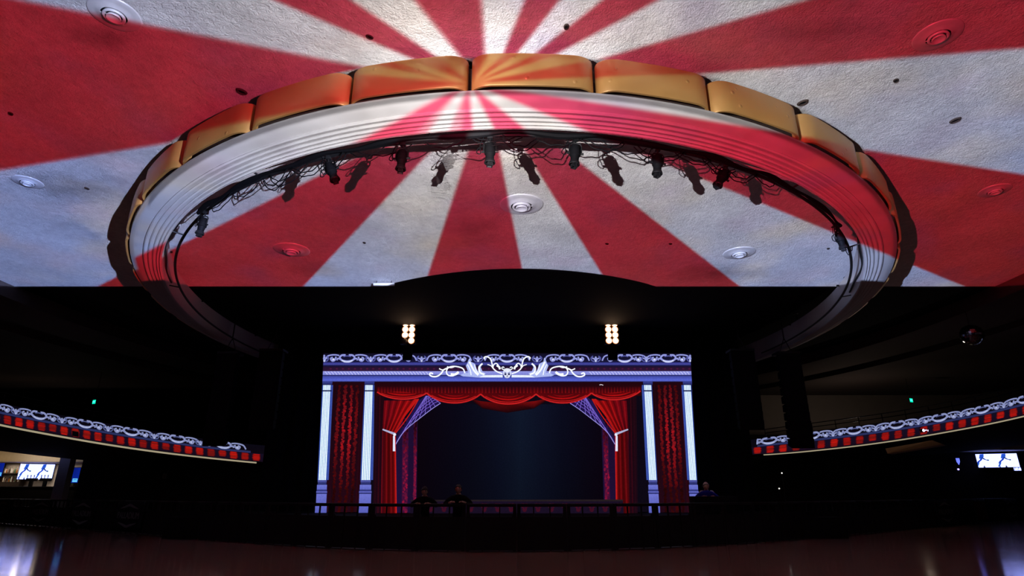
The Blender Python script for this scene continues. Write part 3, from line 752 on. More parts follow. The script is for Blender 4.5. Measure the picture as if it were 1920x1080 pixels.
# ================================================================== BALCONIES WITH LED FASCIAS
def interp(tab, u):
    for (a, b), (c, d) in zip(tab, tab[1:]):
        if u <= c: return b + (d - b) * (u - a) / (c - a)
    return tab[-1][1]
LT = [(-160, 720), (0, 756), (100, 776), (200, 794), (300, 811), (400, 826), (520, 838)]
LBt = [(-160, 760), (0, 798), (100, 817), (200, 834.5), (300, 849), (400, 860.5), (520, 872)]
RT = [(1380, 829), (1421, 822), (1520, 810), (1650, 794), (1735, 781), (1800, 769), (1860, 757), (1920, 741), (2080, 695)]
RBt = [(1380, 857), (1480, 851), (1600, 838.5), (1700, 824.5), (1800, 807), (1860, 795.5), (1920, 782), (2080, 742)]
def smooth_tab(T, u):                     # smoothed piecewise table
    return sum(interp(T, u + d) for d in (-40, -20, 0, 20, 40)) / 5
def ydepth_l(u): return 27 + 10.5 * u / 500
def ydepth_r(u): return 27 + 10.5 * (1920 - u) / 530
def fascia(side, T, Bt, yd, u0, u1, label, fr_u, red_u, skip):
    def Mp(x, v, lay):
        p = at(x, v, yd(x)); p2 = Vector((0, 0, CAMZ)); d = (p2 - p).normalized()
        return p + d * (.002 * min(lay, 20) + .0004 * lay)
    def vt(x, t):  # t: 0 top, 1 bottom
        a, b = smooth_tab(T, x), smooth_tab(Bt, x); return (x, a + (b - a) * t)
    t = empty('balcony_display', at((u0 + u1) / 2, smooth_tab(Bt, (u0 + u1) / 2), yd((u0 + u1) / 2)), 0, label, 'display')
    a = Art(Mp); N = 60
    us = [u0 + (u1 - u0) * i / N for i in range(N + 1)]
    a.strip([vt(x, 0) for x in us], [vt(x, .92) for x in us], (10, 8, 18), (16, 8, 14))
    uf = [max(fr_u[0], min(fr_u[1], x)) for x in us]
    a.strip([vt(x, .36) for x in uf], [vt(x, .47) for x in uf], (34, 38, 74), (46, 54, 104))
    a.strip([vt(x, .47) for x in us], [vt(x, .90) for x in us], (20, 14, 34), (22, 10, 26))
    cs = []; c = fr_u[0] + fr_u[2]
    while c < fr_u[1]: cs.append(c); c += fr_u[3]
    frieze(a, lambda x, q: vt(min(fr_u[1], max(fr_u[0], x)), .02 + .34 * q), cs, (136, 144, 190), (172, 180, 220), (84, 92, 140), 1.2)
    x, k = red_u[0], 0
    while x < red_u[1]:
        wd = 5.6; rr = random.Random(k * 7 + int(side * 3))
        base = rr.uniform(.85, 1.15); a0, a1 = .50, (.86 if k % 5 else .80)
        for q in range(6):
            ya, yb = a0 + (a1 - a0) * q / 6, a0 + (a1 - a0) * (q + 1) / 6 + .01
            e = wd * (.86 if q in (0, 5) else 1.0) * rr.uniform(.93, 1.05); c = (int(150 * base * rr.uniform(.8, 1.12)), int(20 * base), 16)
            cd_ = (int(c[0] * .25), 8, 18)
            xm = x + rr.uniform(-.5, .5)
            a.strip([vt(xm - e - 2.2, ya), vt(xm - e + .5, ya), vt(xm + e - .5, ya), vt(xm + e + 2.2, ya)], [vt(xm - e - 2.2, yb), vt(xm - e + .5, yb), vt(xm + e - .5, yb), vt(xm + e + 2.2, yb)], [cd_, c, c, cd_])
        if k == skip:
            a.poly([vt(x - 6, .62), vt(x + 6, .62), vt(x + 6, .86), vt(x - 6, .86)], (4, 3, 6))
        x += red_u[2]; k += 1
    adopt(a.build('picture', LED, None), t)
    # casing behind the picture and bright bottom edge
    bm = bmesh.new(); P = []
    for x in us:
        f0, f1 = at(*vt(x, -.03), yd(x)), at(*vt(x, .93), yd(x)); back = Vector((.0 + side * .25, .22, 0)); fo = Vector((side * .01, .01, 0))
        P.append([bm.verts.new(q) for q in (f0 + fo, f1 + fo, f1 + back, f0 + back)])
    for A_, B_ in zip(P, P[1:]):
        for j in range(4): bm.faces.new((A_[j], A_[(j + 1) % 4], B_[(j + 1) % 4], B_[j]))
    bm.faces.new(P[0]); bm.faces.new(P[-1]); adopt(obj('casing', bm, BLKMET, None), t)
    return vt, us, t
DISPLAY_L = fascia(-1, LT, LBt, ydepth_l, -120, 512, 'long curved display on the left balcony front with scrollwork and red drapes', (-120, 470, 20, 86.5), (16 - 21.5 * 6, 506, 21.2), 12)
DISPLAY_R = fascia(1, RT, RBt, ydepth_r, 1388, 2050, 'long curved display on the right balcony front with scrollwork and red drapes', (1420, 2050, 22, 80), (1396, 2046, 24.0), -1)
EDGE = emis('edge_trim_glow', lin((172, 160, 132)), .9)  # cream bottom trim, its lit look put in as emission
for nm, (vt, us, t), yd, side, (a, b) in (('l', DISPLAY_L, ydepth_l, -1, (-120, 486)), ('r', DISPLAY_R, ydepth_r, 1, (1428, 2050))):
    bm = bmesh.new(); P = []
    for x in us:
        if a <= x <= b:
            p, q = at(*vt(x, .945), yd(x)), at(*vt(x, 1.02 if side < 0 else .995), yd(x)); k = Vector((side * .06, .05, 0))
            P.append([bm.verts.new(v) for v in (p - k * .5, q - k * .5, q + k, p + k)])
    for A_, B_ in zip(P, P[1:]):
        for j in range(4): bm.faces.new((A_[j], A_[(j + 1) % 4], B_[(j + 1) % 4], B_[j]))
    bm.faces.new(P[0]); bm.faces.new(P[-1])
    adopt(obj('edge_trim', bm, EDGE, None), t)
    # balcony slab behind
    bm = bmesh.new(); P = []
    for x in us:
        p0, p1 = at(*vt(x, .15), yd(x)), at(*vt(x, .95), yd(x)); k = Vector((side * .3, .25, 0)); far = Vector((side * 9, 3.0, 0))
        P.append([bm.verts.new(v) for v in (p0 + k, p1 + k, p1 + k + far, p0 + k + far)])
    for A_, B_ in zip(P, P[1:]):
        for j in range(4): bm.faces.new((A_[j], A_[(j + 1) % 4], B_[(j + 1) % 4], B_[j]))
    bm.faces.new(P[0]); bm.faces.new(P[-1])
    o = struct('floor_balcony_left' if side < 0 else 'floor_balcony_right', bm, DARKWALL)
    # railing: posts and two rails
    rt = empty('balcony_railing', at(*vt((us[0] + us[-1]) / 2, 0), yd((us[0] + us[-1]) / 2)), 0, 'dark pipe railing on top of the %s balcony front' % ('left' if side < 0 else 'right'), 'railing')
    sel = [x for x in us if a <= x <= b]
    k = Vector((side * .22, .2, 0))
    for nm2, hh in (('top_rail', .52), ('middle_rail', .30)):
        bm = bmesh.new(); tube(bm, [at(*vt(x, 0), yd(x)) + k + Vector((0, 0, hh)) for x in sel], .025, 6); adopt(obj(nm2, bm, BLKMET, None), rt)
    for i, x in enumerate(sel[::4]):
        bm = bmesh.new(); p = at(*vt(x, 0), yd(x)) + k; tube(bm, [p + Vector((0, 0, -.2)), p + Vector((0, 0, .53))], .022, 6); adopt(obj('post', bm, BLKMET, None), rt)

# twin purple lamp on the right display
p = at(1735, 807, ydepth_r(1735)); d = (Vector((0, 0, CAMZ)) - p).normalized()
t = empty('wash_light', p + d * .16, 0, 'small stage light with two bright purple lenses on the right balcony front', 'stage light')
VIO = emis('violet_lens', (.75, .62, 1.0), 4.0)
bm = bmesh.new(); box(bm, -.17, .17, .0, .2, -.09, .09, None, .03); obj('housing', bm, BLKMET, t)
for x in (-.085, .085):
    bm = bmesh.new(); lathe(bm, [(.0015, .03), (.045, .024), (.068, .0)], 14, Matrix.Translation((x, 0, 0)) @ Matrix.Rotation(pi / 2, 4, 'X')); obj('lens', bm, VIO, t)
bm = bmesh.new(); tube(bm, [(-.22, .1, 0), (-.22, .1, .16), (.22, .1, .16), (.22, .1, 0)], .014, 6); obj('bracket', bm, BLKMET, t)

# exit signs
GREEN = emis('exit_green', (.0, .75, .42), 1.6); GREENL = emis('exit_letters', (.1, 1.0, .62), 2.2)
def textmesh(name, body, size, m, parent, depth=.004, loc=(0, 0, 0), sx=1.0):
    cu = bpy.data.curves.new(name, 'FONT'); cu.body = body; cu.size = size; cu.align_x = 'CENTER'; cu.align_y = 'CENTER'; cu.extrude = depth; cu.resolution_u = 4
    o = bpy.data.objects.new(name, cu); COL.objects.link(o)
    dg = bpy.context.evaluated_depsgraph_get(); me = bpy.data.meshes.new_from_object(o.evaluated_get(dg)); COL.objects.unlink(o); bpy.data.objects.remove(o)
    me.transform(Matrix.Translation(loc) @ Matrix.Rotation(pi / 2, 4, 'X') @ Matrix.Diagonal((sx, 1, 1, 1)))
    me.materials.clear(); return link(name, me, m, parent)
for (u, v, Y, lb) in ((176, 753.5, 36, 'small glowing green exit sign above the left balcony'), (1709, 750.5, 38, 'small glowing green exit sign above the right balcony')):
    p = at(u, v, Y); t = empty('exit_sign', p, -.5 if u < 900 else .5, lb, 'sign', 'exit signs above the balconies')
    bm = bmesh.new(); box(bm, -.17, .17, .02, .10, -.13, .13, None, .012); obj('box', bm, BLKMET, t)
    bm = bmesh.new(); box(bm, -.15, .15, .0, .021, -.115, .115); obj('panel', bm, GREEN, t)
    textmesh('lettering', 'EXIT', .14, GREENL, t, .003, (0, -.004, 0), .95)
    bm = bmesh.new(); tube(bm, [(0, .06, .12), (0, .06, 8.9 - p.z)], .015, 6); obj('stem', bm, BLKMET, t)

# mirror ball
p = at(1822, 628, 24.5); t = empty('mirror_ball', p, 0, 'dark mirror ball glinting below the ceiling at the far right', 'mirror ball')
MIR = mat('mirror_tiles', (.30, .30, .31), .12, 1.0, var=.3, scale=20)
bm = bmesh.new(); r = .44
for i in range(16):
    la = -pi / 2 + pi * (i + .5) / 16; nn = max(5, int(32 * cos(la)))
    for k in range(nn):
        a = 2 * pi * (k + .5) / nn; nrm = Vector((cos(la) * cos(a), cos(la) * sin(a), sin(la))); c = nrm * r
        ux = Vector((-sin(a), cos(a), 0)); uy = nrm.cross(ux); wx = r * cos(la) * pi / nn * .92; wy = r * pi / 32 * .92
        jit = Vector((random.uniform(-.03, .03), random.uniform(-.03, .03), random.uniform(-.03, .03)))
        ux = (ux + jit * ux.dot(ux)).normalized()
        bm.faces.new([bm.verts.new(c + ux * sx * wx + uy * sy * wy + nrm * (jit.x * sx * wx)) for sx, sy in ((-1, -1), (1, -1), (1, 1), (-1, 1))])
obj('tiles', bm, MIR, t, False)
bm = bmesh.new(); sphere(bm, (0, 0, 0), .425); obj('core', bm, BLACK, t)
bm = bmesh.new(); tube(bm, [(0, 0, .42), (0, 0, 9.05 - p.z)], .012, 6); obj('cable', bm, BLKMET, t)

# ================================================================== CROWD BARRIERS
FOOT = [(-60, 977), (0, 982), (150, 993), (300, 1005), (500, 1021), (700, 1031.5), (960, 1035), (1200, 1030), (1400, 1019), (1600, 1003), (1800, 985), (1920, 975), (1980, 972)]
fp = [atz(u, v, 0) for u, v in FOOT]; fp = catmull([(p.x, p.y) for p in fp], 14)
acc = [0.0]
for a, b in zip(fp, fp[1:]): acc.append(acc[-1] + (b - a).length)
def along(s):
    for i in range(len(fp) - 1):
        if acc[i + 1] >= s: f = (s - acc[i]) / (acc[i + 1] - acc[i]); return fp[i].lerp(fp[i + 1], f)
    return fp[-1]
def make_barrier(W):
    t = empty('crowd_barrier')
    bm = bmesh.new(); box(bm, -W / 2 + .03, W / 2 - .03, -.015, .015, .04, .94, None); obj('panel', bm, BLKMET, t)
    bm = bmesh.new(); box(bm, -W / 2, W / 2, -.05, .05, 1.22, 1.31, None, .02); obj('top_rail', bm, BLKMET, t)
    for x, wd in ((-W / 2 + .05, .05), (W / 2 - .05, .05), (-W / 6, .016), (W / 6, .016)):
        bm = bmesh.new(); box(bm, x - wd, x + wd, -.025, .025, .0, 1.26); obj('post', bm, BLKMET, t)
    bm = bmesh.new(); box(bm, -W / 2 + .02, W / 2 - .02, .0, .36, .0, .02); tube(bm, [(-W / 2 + .1, .03, 1.0), (-W / 2 + .1, .33, .03)], .025, 6); tube(bm, [(W / 2 - .1, .03, 1.0), (W / 2 - .1, .33, .03)], .025, 6)
    obj('foot_frame', bm, BLKMET, t)
    return t
WB = 1.5; b0 = None; s = 0.4; BARR = []
while s + WB < acc[-1]:
    a, b = along(s), along(s + WB); c = (a + b) / 2; ang = atan2(b.y - a.y, b.x - a.x)
    if b0 is None: t = b0 = make_barrier(WB - .02)
    else: t = dup(b0)
    t.location = (c.x, c.y, 0); t.rotation_euler = (0, 0, ang)
    tag(t, 'black crowd barrier section along the far edge of the dance floor', 'barrier', 'crowd barriers round the dance floor')
    BARR.append((c, ang)); s += WB

# dark cloth banners with lettering on the side barriers
BANM = mat('banner_cloth', (.010, .010, .012), .85, spec=.1); LETM = mat('banner_print', (.16, .155, .15), .8, spec=.1); ORM = mat('poster_print', (.075, .022, .014), .8, spec=.1)
def upix(p):
    d = Vector((p.x, p.y, .7 - CAMZ)); yy = CT * d.y + ST * d.z; return 960 + FPX * d.x / yy
def banner(u, label, kind):
    best = min((along(acc[-1] * k / 2000) for k in range(2001)), key=lambda q: abs(upix(q) - u))
    i = min(range(len(fp) - 1), key=lambda k: (fp[k] - best).length); tv = (fp[i + 1] - fp[max(0, i - 1)]).normalized(); ang = atan2(tv.y, tv.x)
    n = Vector((sin(ang), -cos(ang), 0))
    t = empty('barrier_banner', Vector((best.x, best.y, 0)) + n * .10, ang, label, 'banner', 'cloth banners on the barriers')
    W = 2.5 if kind == 'logo' else 2.0
    bm = bmesh.new(); NX, NZ = 16, 6; g = [[bm.verts.new((-W / 2 + W * i / NX, .012 * sin(i * 1.1 + j * .4), .12 + 1.14 * j / NZ)) for j in range(NZ + 1)] for i in range(NX + 1)]
    for i in range(NX):
        for j in range(NZ): bm.faces.new((g[i][j], g[i + 1][j], g[i + 1][j + 1], g[i][j + 1]))
    o = obj('cloth', bm, BANM, t); md = o.modifiers.new('s', 'SOLIDIFY'); md.thickness = .008
    bm = bmesh.new()
    for x in (-W / 2 + .05, 0, W / 2 - .05): tube(bm, [(x, 0, 1.22), (x, .05, 1.30), (x, .12, 1.27)], .012, 5)
    obj('ties', bm, BLKMET, t)
    if kind == 'logo':
        textmesh('lettering', 'PALLADIUM', .36, LETM, t, .003, (0, -.03, .70), 1.05)
        bm = bmesh.new()
        for s_ in (-1, 1):
            pts0 = [(-.85, .70 + s_ * .27), (-.4, .70 + s_ * .31), (0, .70 + s_ * .37), (.4, .70 + s_ * .31), (.85, .70 + s_ * .27)]
            A0 = catmull(pts0, 4); lo = [bm.verts.new((q.x, -.028, q.y)) for q in A0]; hi = [bm.verts.new((q.x, -.028, q.y + s_ * (.008 + .10 * (1 - (q.x / .86) ** 2)))) for q in A0]
            lo2 = [bm.verts.new(v.co + Vector((0, .006, 0))) for v in lo]; hi2 = [bm.verts.new(v.co + Vector((0, .006, 0))) for v in hi]
            for k in range(len(lo) - 1):
                bm.faces.new((lo[k], lo[k + 1], hi[k + 1], hi[k])); bm.faces.new((lo2[k], lo2[k + 1], hi2[k + 1], hi2[k]))
        obj('arcs', bm, LETM, t, False)
    else:
        bm = bmesh.new(); box(bm, -.85, .85, -.03, -.022, .22, 1.16); obj('print', bm, ORM, t, False)
banner(246, 'black banner with faint PALLADIUM lettering, nearest the stage on left barriers', 'logo')
banner(158, 'black banner with faint PALLADIUM lettering, second from the stage on left', 'logo')
banner(80, 'black banner with faint PALLADIUM lettering below the left bar televisions', 'logo')
banner(8, 'black banner cut by the left edge of the picture', 'logo')
banner(1769, 'black banner with faint PALLADIUM lettering left of the dull red poster', 'logo')
banner(1835, 'dull red poster hanging on the right barriers between two black banners', 'poster')
banner(1893, 'black banner with faint PALLADIUM lettering right of the dull red poster', 'logo')

# ================================================================== PEOPLE
SKIN = mat('skin', (.42, .24, .17), .55, spec=.3); HAIR = mat('dark_hair', (.008, .006, .005), .6)
JACKET = mat('black_jacket', (.006, .006, .007), .85, spec=.1); TROUS = mat('dark_trousers', (.008, .008, .010), .85, spec=.1)
BLUE = mat('blue_shirt', (.012, .016, .30), .75, spec=.15); CAPM = mat('pale_cap', (.38, .31, .28), .7); STRAP = mat('pale_strap', (.55, .55, .62), .6); EYE = mat('eye', (.02, .015, .012), .2)
def skin_mesh(verts, edges, radii, sub=2):
    me = bpy.data.meshes.new('tmp'); me.from_pydata(verts, edges, []); o = bpy.data.objects.new('tmp', me); COL.objects.link(o)
    o.modifiers.new('s', 'SKIN'); md = o.modifiers.new('u', 'SUBSURF'); md.levels = sub; md.render_levels = sub
    for i, r in enumerate(radii):
        sv = me.skin_vertices[0].data[i]; sv.radius = (r, r) if not isinstance(r, tuple) else r; sv.use_root = (i == 0)
    dg = bpy.context.evaluated_depsgraph_get(); out = bpy.data.meshes.new_from_object(o.evaluated_get(dg)); bpy.data.objects.remove(o); return out
def person(loc, rz, H, label, top, lean, capm=None, look=0.25):
    """standing figure leaning with both hands on a rail in front (local -Y), faces -Y"""
    t = empty('person', loc, rz, label, 'person'); s = H / 1.78
    V, E, Rr = [], [], []
    def add(p, r, par=None):
        V.append((p[0] * s, p[1] * s, p[2] * s)); Rr.append(tuple(q * s for q in r) if isinstance(r, tuple) else r * s)
        if par is not None: E.append((par, len(V) - 1))
        return len(V) - 1
    pel = add((0, .02, .95), (.165, .12)); wst = add((0, .0, 1.10), (.155, .11), pel); ch = add((0, -lean * .5, 1.29), (.235, .16), wst); nb = add((0, -lean * .75, 1.47), (.14, .105), ch); nk = add((0, -lean, 1.53), .075, nb); hd0 = add((0, -lean - .015, 1.585), .072, nk)
    for sx in (-1, 1):
        sh = add((sx * .20, -lean * .7, 1.44), .10, ch); el = add((sx * .41, -lean * .7 - .02, 1.24), .066, sh); wr = add((sx * .22, -lean - .28, 1.30), .033, el)
        pm = add((sx * .165, -lean - .335, 1.325), (.040, .022), wr); add((sx * .13, -lean - .36, 1.328), (.034, .018), pm)
        hp = add((sx * .10, .03, .88), .092, pel); kn = add((sx * .115, .0, .50), .062, hp); an = add((sx * .12, .03, .09), .042, kn); add((sx * .125, -.12, .045), .040, an)
    body = skin_mesh(V, E, Rr)
    bm = bmesh.new(); bm.from_mesh(body)
    # head and fingers joined into the same mesh
    hc = Vector((0, -lean - .03, 1.66)) * s
    q = bmesh.ops.create_icosphere(bm, subdivisions=3, radius=1.0)
    rot = Matrix.Rotation(-look, 3, 'X'); hv = []
    for v in q['verts']:
        c = v.co.copy(); x, y, z = c.x * .078, c.y * .098, c.z * .118; hs = 1.16
        if z < 0: x *= 1 - .28 * (-z / .118) ** 1.3; y *= 1 - .12 * (-z / .118)
        if y < 0:
            f = -y / .098
            nose = math.exp(-((x / .013) ** 2 + ((z + .018) / .026) ** 2)); y -= .024 * nose * f
            for sx in (-1, 1): y += .010 * f * math.exp(-(((x - sx * .031) / .017) ** 2 + ((z - .012) / .013) ** 2))
            y -= .006 * f * math.exp(-((x / .024) ** 2 + ((z + .062) / .010) ** 2)); y -= .008 * f * math.exp(-((x / .026) ** 2 + ((z + .10) / .018) ** 2))
        v.co = rot @ Vector((x, y, z)) * s * hs + hc; hv.append(v)
    for sx in (-1, 1):                      # ears, eyes, fingers
        e = bmesh.ops.create_uvsphere(bm, u_segments=8, v_segments=6, radius=1)
        for v in e['verts']: v.co = rot @ Vector((sx * .078 + v.co.x * .010, .01 + v.co.y * .018, -.005 + v.co.z * .032)) * s * hs + hc
        for k, (dx, ln) in enumerate(((-.03, .068), (-.01, .078), (.01, .073), (.03, .058))):
            b = Vector((sx * .125, -lean - .362, 1.33)); d1 = Vector((-sx * .55, -.5 + dx * 6 * 0, 0)).normalized(); side = Vector((sx * .5, -.55, 0)).normalized()
            p0 = b + side * dx * .9; pts = [p0, p0 + d1 * ln * .45 + Vector((0, 0, .008)), p0 + d1 * ln * .8 + Vector((0, 0, -.008)), p0 + d1 * ln + Vector((0, 0, -.03))]
            tube(bm, [q * s for q in pts], [.0095 * s, .009 * s, .0085 * s, .006 * s], 7)
        b = Vector((sx * .165, -lean - .335, 1.322)); tube(bm, [b * s, (b + Vector((-sx * .03, .045, -.012))) * s, (b + Vector((-sx * .055, .05, -.03))) * s], [.012 * s, .011 * s, .008 * s], 7)
    me = bpy.data.meshes.new('body'); bm.normal_update()
    for f in bm.faces:
        c = f.calc_center_median() / s
        hand = c.y < -lean - .27 and 1.25 < c.z < 1.40 and abs(c.x) < .30
        f.material_index = 0 if (c.z > 1.525 or hand) else (2 if c.z < 1.0 else 1)
        if c.z < .075: f.material_index = 2
    bm.to_mesh(me); bm.free(); me.shade_smooth() if hasattr(me, 'shade_smooth') else None
    link('body', me, [SKIN, top, TROUS], t)
    bm = bmesh.new()
    for sx in (-1, 1): sphere(bm, hc + rot @ Vector((sx * .031, -.083, .012)) * s * hs, .011 * s, u=8, v=6)
    obj('eyes', bm, EYE, t)
    # hair or cap
    bm = bmesh.new(); q = bmesh.ops.create_icosphere(bm, subdivisions=3, radius=1.0)
    kill = []
    for v in q['verts']:
        c = v.co; lim = .35 if c.y < -.35 else (-.35 if c.y > .2 else .05)
        if c.z < lim - .1: kill.append(v)
        v.co = rot @ Vector((c.x * .084, c.y * .105 + .004, c.z * .126 + .003)) * s * hs + hc
    bmesh.ops.delete(bm, geom=kill, context='VERTS')
    if capm is not None:
        tube(bm, [rot @ Vector((.084 * cos(a) * 1.02, .105 * sin(a) * 1.02, .03)) * s * hs + hc for a in [2 * pi * k / 20 for k in range(20)]], .007 * s, 6, True)
    o = obj('hair' if capm is None else 'cap', bm, capm or HAIR, t); md = o.modifiers.new('s', 'SOLIDIFY'); md.thickness = .01; md.offset = 1
    if top is BLUE:
        for sx in (-1, 1):
            bm = bmesh.new(); tube(bm, [Vector((sx * .13, -lean * .7 - .05, 1.505)) * s, Vector((sx * .21, -lean * .7 - .05, 1.495)) * s, Vector((sx * .285, -lean * .7 - .04, 1.40)) * s], [.02, .024, .02], 7); obj('shoulder_stripe', bm, STRAP, t)
    return t
def behind(u, back):
    q = min((along(acc[-1] * k / 3000) for k in range(3001)), key=lambda p: abs(upix(p) - u)); return Vector((q.x, q.y + back, 0))
def riser(p, w_, d_, h, label, name='riser', cat='platform'):
    bm = bmesh.new(); box(bm, -w_ / 2, w_ / 2, -d_ / 2, d_ / 2, 0, h, None, .01)
    o = obj(name, bm, BLKMET, None, False); o.location = p; tag(o, label, cat); return o
p1, p2 = behind(790, 1.3), behind(855, 1.3)
pr = (p1 + p2) / 2
for p, H, lb, lk in ((p1, 1.77, 'person in dark jacket behind the barrier, head unlit, left of pair', .0), (p2, 1.83, 'person in dark jacket behind the barrier with a reddish lit face', .3)):
    o = person((p.x, p.y - .86, 0), 0.0, H, lb, JACKET, .10, look=lk)
p3 = at(1325, 930, 22.6)
riser(Vector((p3.x, 22.6, 0)), .9, .9, .16, 'low black riser under the person in the blue shirt', 'floor_riser', 'platform')
person((p3.x, 22.6, .16), -.12, 1.80, 'person in blue shirt looking up beside the right end of the stage screen', BLUE, .04, CAPM, .35)
t = empty('flight_case', (p3.x - .05, 21.75, 0), 0, 'tall black equipment case in front of the person in the blue shirt', 'equipment case')
hcase = at(1325, 930.5, 21.45).z
bm = bmesh.new(); box(bm, -.75, .75, -.3, .3, .12, hcase, None, .015); obj('body', bm, BLKPLAST, t)
for x in (-.74, .74):
    for y in (-.29, .29): bm = bmesh.new(); tube(bm, [(x, y, .12), (x, y, hcase)], .014, 6); obj('edging', bm, BLKMET, t)
for x in (-.6, .6):
    for y in (-.22, .22):
        bm = bmesh.new(); lathe(bm, [(.06, -.02), (.06, .02)], 14, Matrix.Translation((x, y, .06)) @ Matrix.Rotation(pi / 2, 4, 'Y'), True); tube(bm, [(x, y, .06), (x, y, .13)], .02, 6); obj('caster', bm, BLKMET, t)

# ================================================================== LEFT BAR
YB = 43.0
def hall_box(name, u0, u1, v0, v1, Y, d, m, kind=None, label=None, cat=None, bev=0.0, group=None):
    vm = 880; a, b = at(u0, vm, Y), at(u1, vm, Y); za, zb_ = at(u0, v0, Y).z, at(u0, v1, Y).z; bm = bmesh.new()
    c = (a + b) / 2; c.z = max(0, min(za, zb_))
    w_ = abs(b.x - a.x) / 2; h = abs(za - c.z)
    box(bm, -w_, w_, 0, d, 0, h, None, bev); o = obj(name, bm, m, None, False); o.location = c
    if kind: o['kind'] = kind
    if label: tag(o, label, cat, group)
    return o
hall_box('wall_bar', -160, 260, 846, 985, YB, .2, CREAM, 'structure')
# stepped cream bulkhead over the bar and the dark ceiling in front of it
hall_box('trim_2', -160, 235, 846, 866, YB - 2.2, 2.2, CREAM, 'structure')
hall_box('ceiling_bar', -160, 235, 836, 842, YB - 2.6, 2.8, CREAM, 'structure'); hall_box('trim_5', -160, 235, 818, 838, 40.1, .3, NAVY, 'structure')
# black wall right of the bar alcove
a = at(152, 880, 38.6)
bm = bmesh.new(); box(bm, a.x, -13.6, 38.6, 38.8, 0, at(151, 822, 38.6).z - 0.0); struct('wall_left_inner', bm, DARKWALL)
bm = bmesh.new(); box(bm, a.x + 3.0, a.x + 3.15, 38.8, 43.2, 0, at(151, 822, 38.6).z); struct('wall_bar_end', bm, DARKWALL)
hall_box('pillar', 108, 128, 848, 975, 38.2, .5, PILLAR, 'structure')
bm = bmesh.new(); c0 = at(108, 850, 38.15); c1 = at(132, 833, 38.15); c2 = at(84, 846, 40.2)
# spot lamps on the bar ceiling
GLOW = emis('spot_bulb', (1.0, .88, .76), 3.0)
for i, (u, v) in enumerate(((33, 845), (74, 847))):
    p = at(u, v, YB - 3.9); t = empty('bar_spot_light', p, 0, ['small white spot light above the bar television', 'small white spot light over the bar, nearer the pillar'][i], 'spot light', 'spot lights over the bar')
    bm = bmesh.new(); lathe(bm, [(.0015, .12), (.06, .12), (.09, .02), (.095, -.02)], 14); obj('can', bm, BLKMET, t)
    bm = bmesh.new(); sphere(bm, (0, -.03, -.02), .085 if i == 0 else .06); obj('bulb', bm, GLOW, t)
    bm = bmesh.new(); tube(bm, [(0, 0, .12), (0, 0, at(u, 836, YB - 3.9).z - p.z)], .015, 6); obj('stem', bm, BLKMET, t)
    ld = bpy.data.lights.new('bar_lamp', 'POINT'); ld.energy = 22; ld.color = (1, .86, .74); ld.shadow_soft_size = .15
    lo = bpy.data.objects.new('bar_lamp', ld); COL.objects.link(lo); lo.location = p + Vector((0, .35, -.35))
ld = bpy.data.lights.new('bar_cove_lamp', 'AREA'); ld.energy = 7; ld.color = (1, .66, .26); ld.shape = 'RECTANGLE'; ld.size = 7; ld.size_y = .15
lo = bpy.data.objects.new('bar_cove_lamp', ld); COL.objects.link(lo); pz = at(60, 863.5, YB - 2.6); lo.location = pz + Vector((-1.5, -.1, .0)); lo.rotation_euler = (pi * .78, 0, 0)
ld = bpy.data.lights.new('back_wall_fill', 'AREA'); ld.energy = 80; ld.color = (1, .82, .66); ld.shape = 'RECTANGLE'; ld.size = 7; ld.size_y = .1  # unseen area light added to brighten the bar's back wall
lo = bpy.data.objects.new('back_wall_fill', ld); COL.objects.link(lo); lo.location = at(60, 867.5, YB - 1.0) + Vector((-1, 0, -.05))
ld = bpy.data.lights.new('pillar_fill', 'POINT'); ld.energy = 3; ld.color = (.42, .46, 1); ld.shadow_soft_size = .1  # unseen blue light added to tint the pillar
lo = bpy.data.objects.new('pillar_fill', ld); COL.objects.link(lo); lo.location = at(96, 852, 37.2)
# televisions
def tv(c, name_label, w_, h, yaw, tall=False, blue=False, roll=0.0, group=None):
    t = empty('television', c, yaw, name_label, 'television', group); t.rotation_euler = (0, roll, yaw)
    bm = bmesh.new(); box(bm, -w_ / 2 - .03, w_ / 2 + .03, .01, .09, -h / 2 - .03, h / 2 + .03, None, .01); obj('casing', bm, BLKPLAST, t)
    bm = bmesh.new(); box(bm, -.12, .12, .09, .24, -.10, .10); obj('wall_bracket', bm, BLKMET, t)
    a = Art(lambda u, v, lay: Vector((u * w_, -.0006 * lay, (.5 - v) * h)))
    if blue:
        a.poly([(-.5, 0), (.5, 0), (.5, 1), (-.5, 1)], None, [(8, 24, 120), (12, 34, 140), (10, 38, 150), (10, 38, 150)])
        a.poly([(-.3, .72), (.4, .72), (.4, .95), (-.3, .95)], (110, 210, 255)); a.poly([(-.2, .78), (.3, .78), (.3, .83), (-.2, .83)], (30, 110, 230))
    else:
        a.poly([(-.5, 0), (.5, 0), (.5, 1), (-.5, 1)], (214, 226, 255)); a.c[-4:] = [(1.0, 1.16, 3.2)] * 4
        for c0 in (-.30, .20):            # the same leaping figure twice
            k = .5
            def q(p): return [(c0 + x * k, y) for x, y in p]
            a.stroke(q([(-.28, .72), (-.20, .55), (-.10, .45), (-.02, .28)]), .05, (30, 60, 190), 3); a.stroke(q([(-.34, .95), (-.22, .66)]), .04, (30, 90, 200), 2)
            a.poly(q([(-.08, .02), (.10, .0), (.08, .22), (-.02, .34), (-.16, .34)]), (36, 84, 205)); a.stroke(q([(0, .26), (.10, .40), (.22, .46)]), .04, (20, 40, 90), 3)
            a.ell(c0 + .24 * k, .46, .025, .05, (30, 70, 90), 8)
            a.poly(q([(-.05, 1.0), (0, .84), (.05, 1.0)]), (40, 44, 70)); a.poly(q([(-.32, 1.0), (-.30, .80), (-.26, 1.0)]), (40, 60, 160))
    a.build('picture', TVPIC, t)
    return t
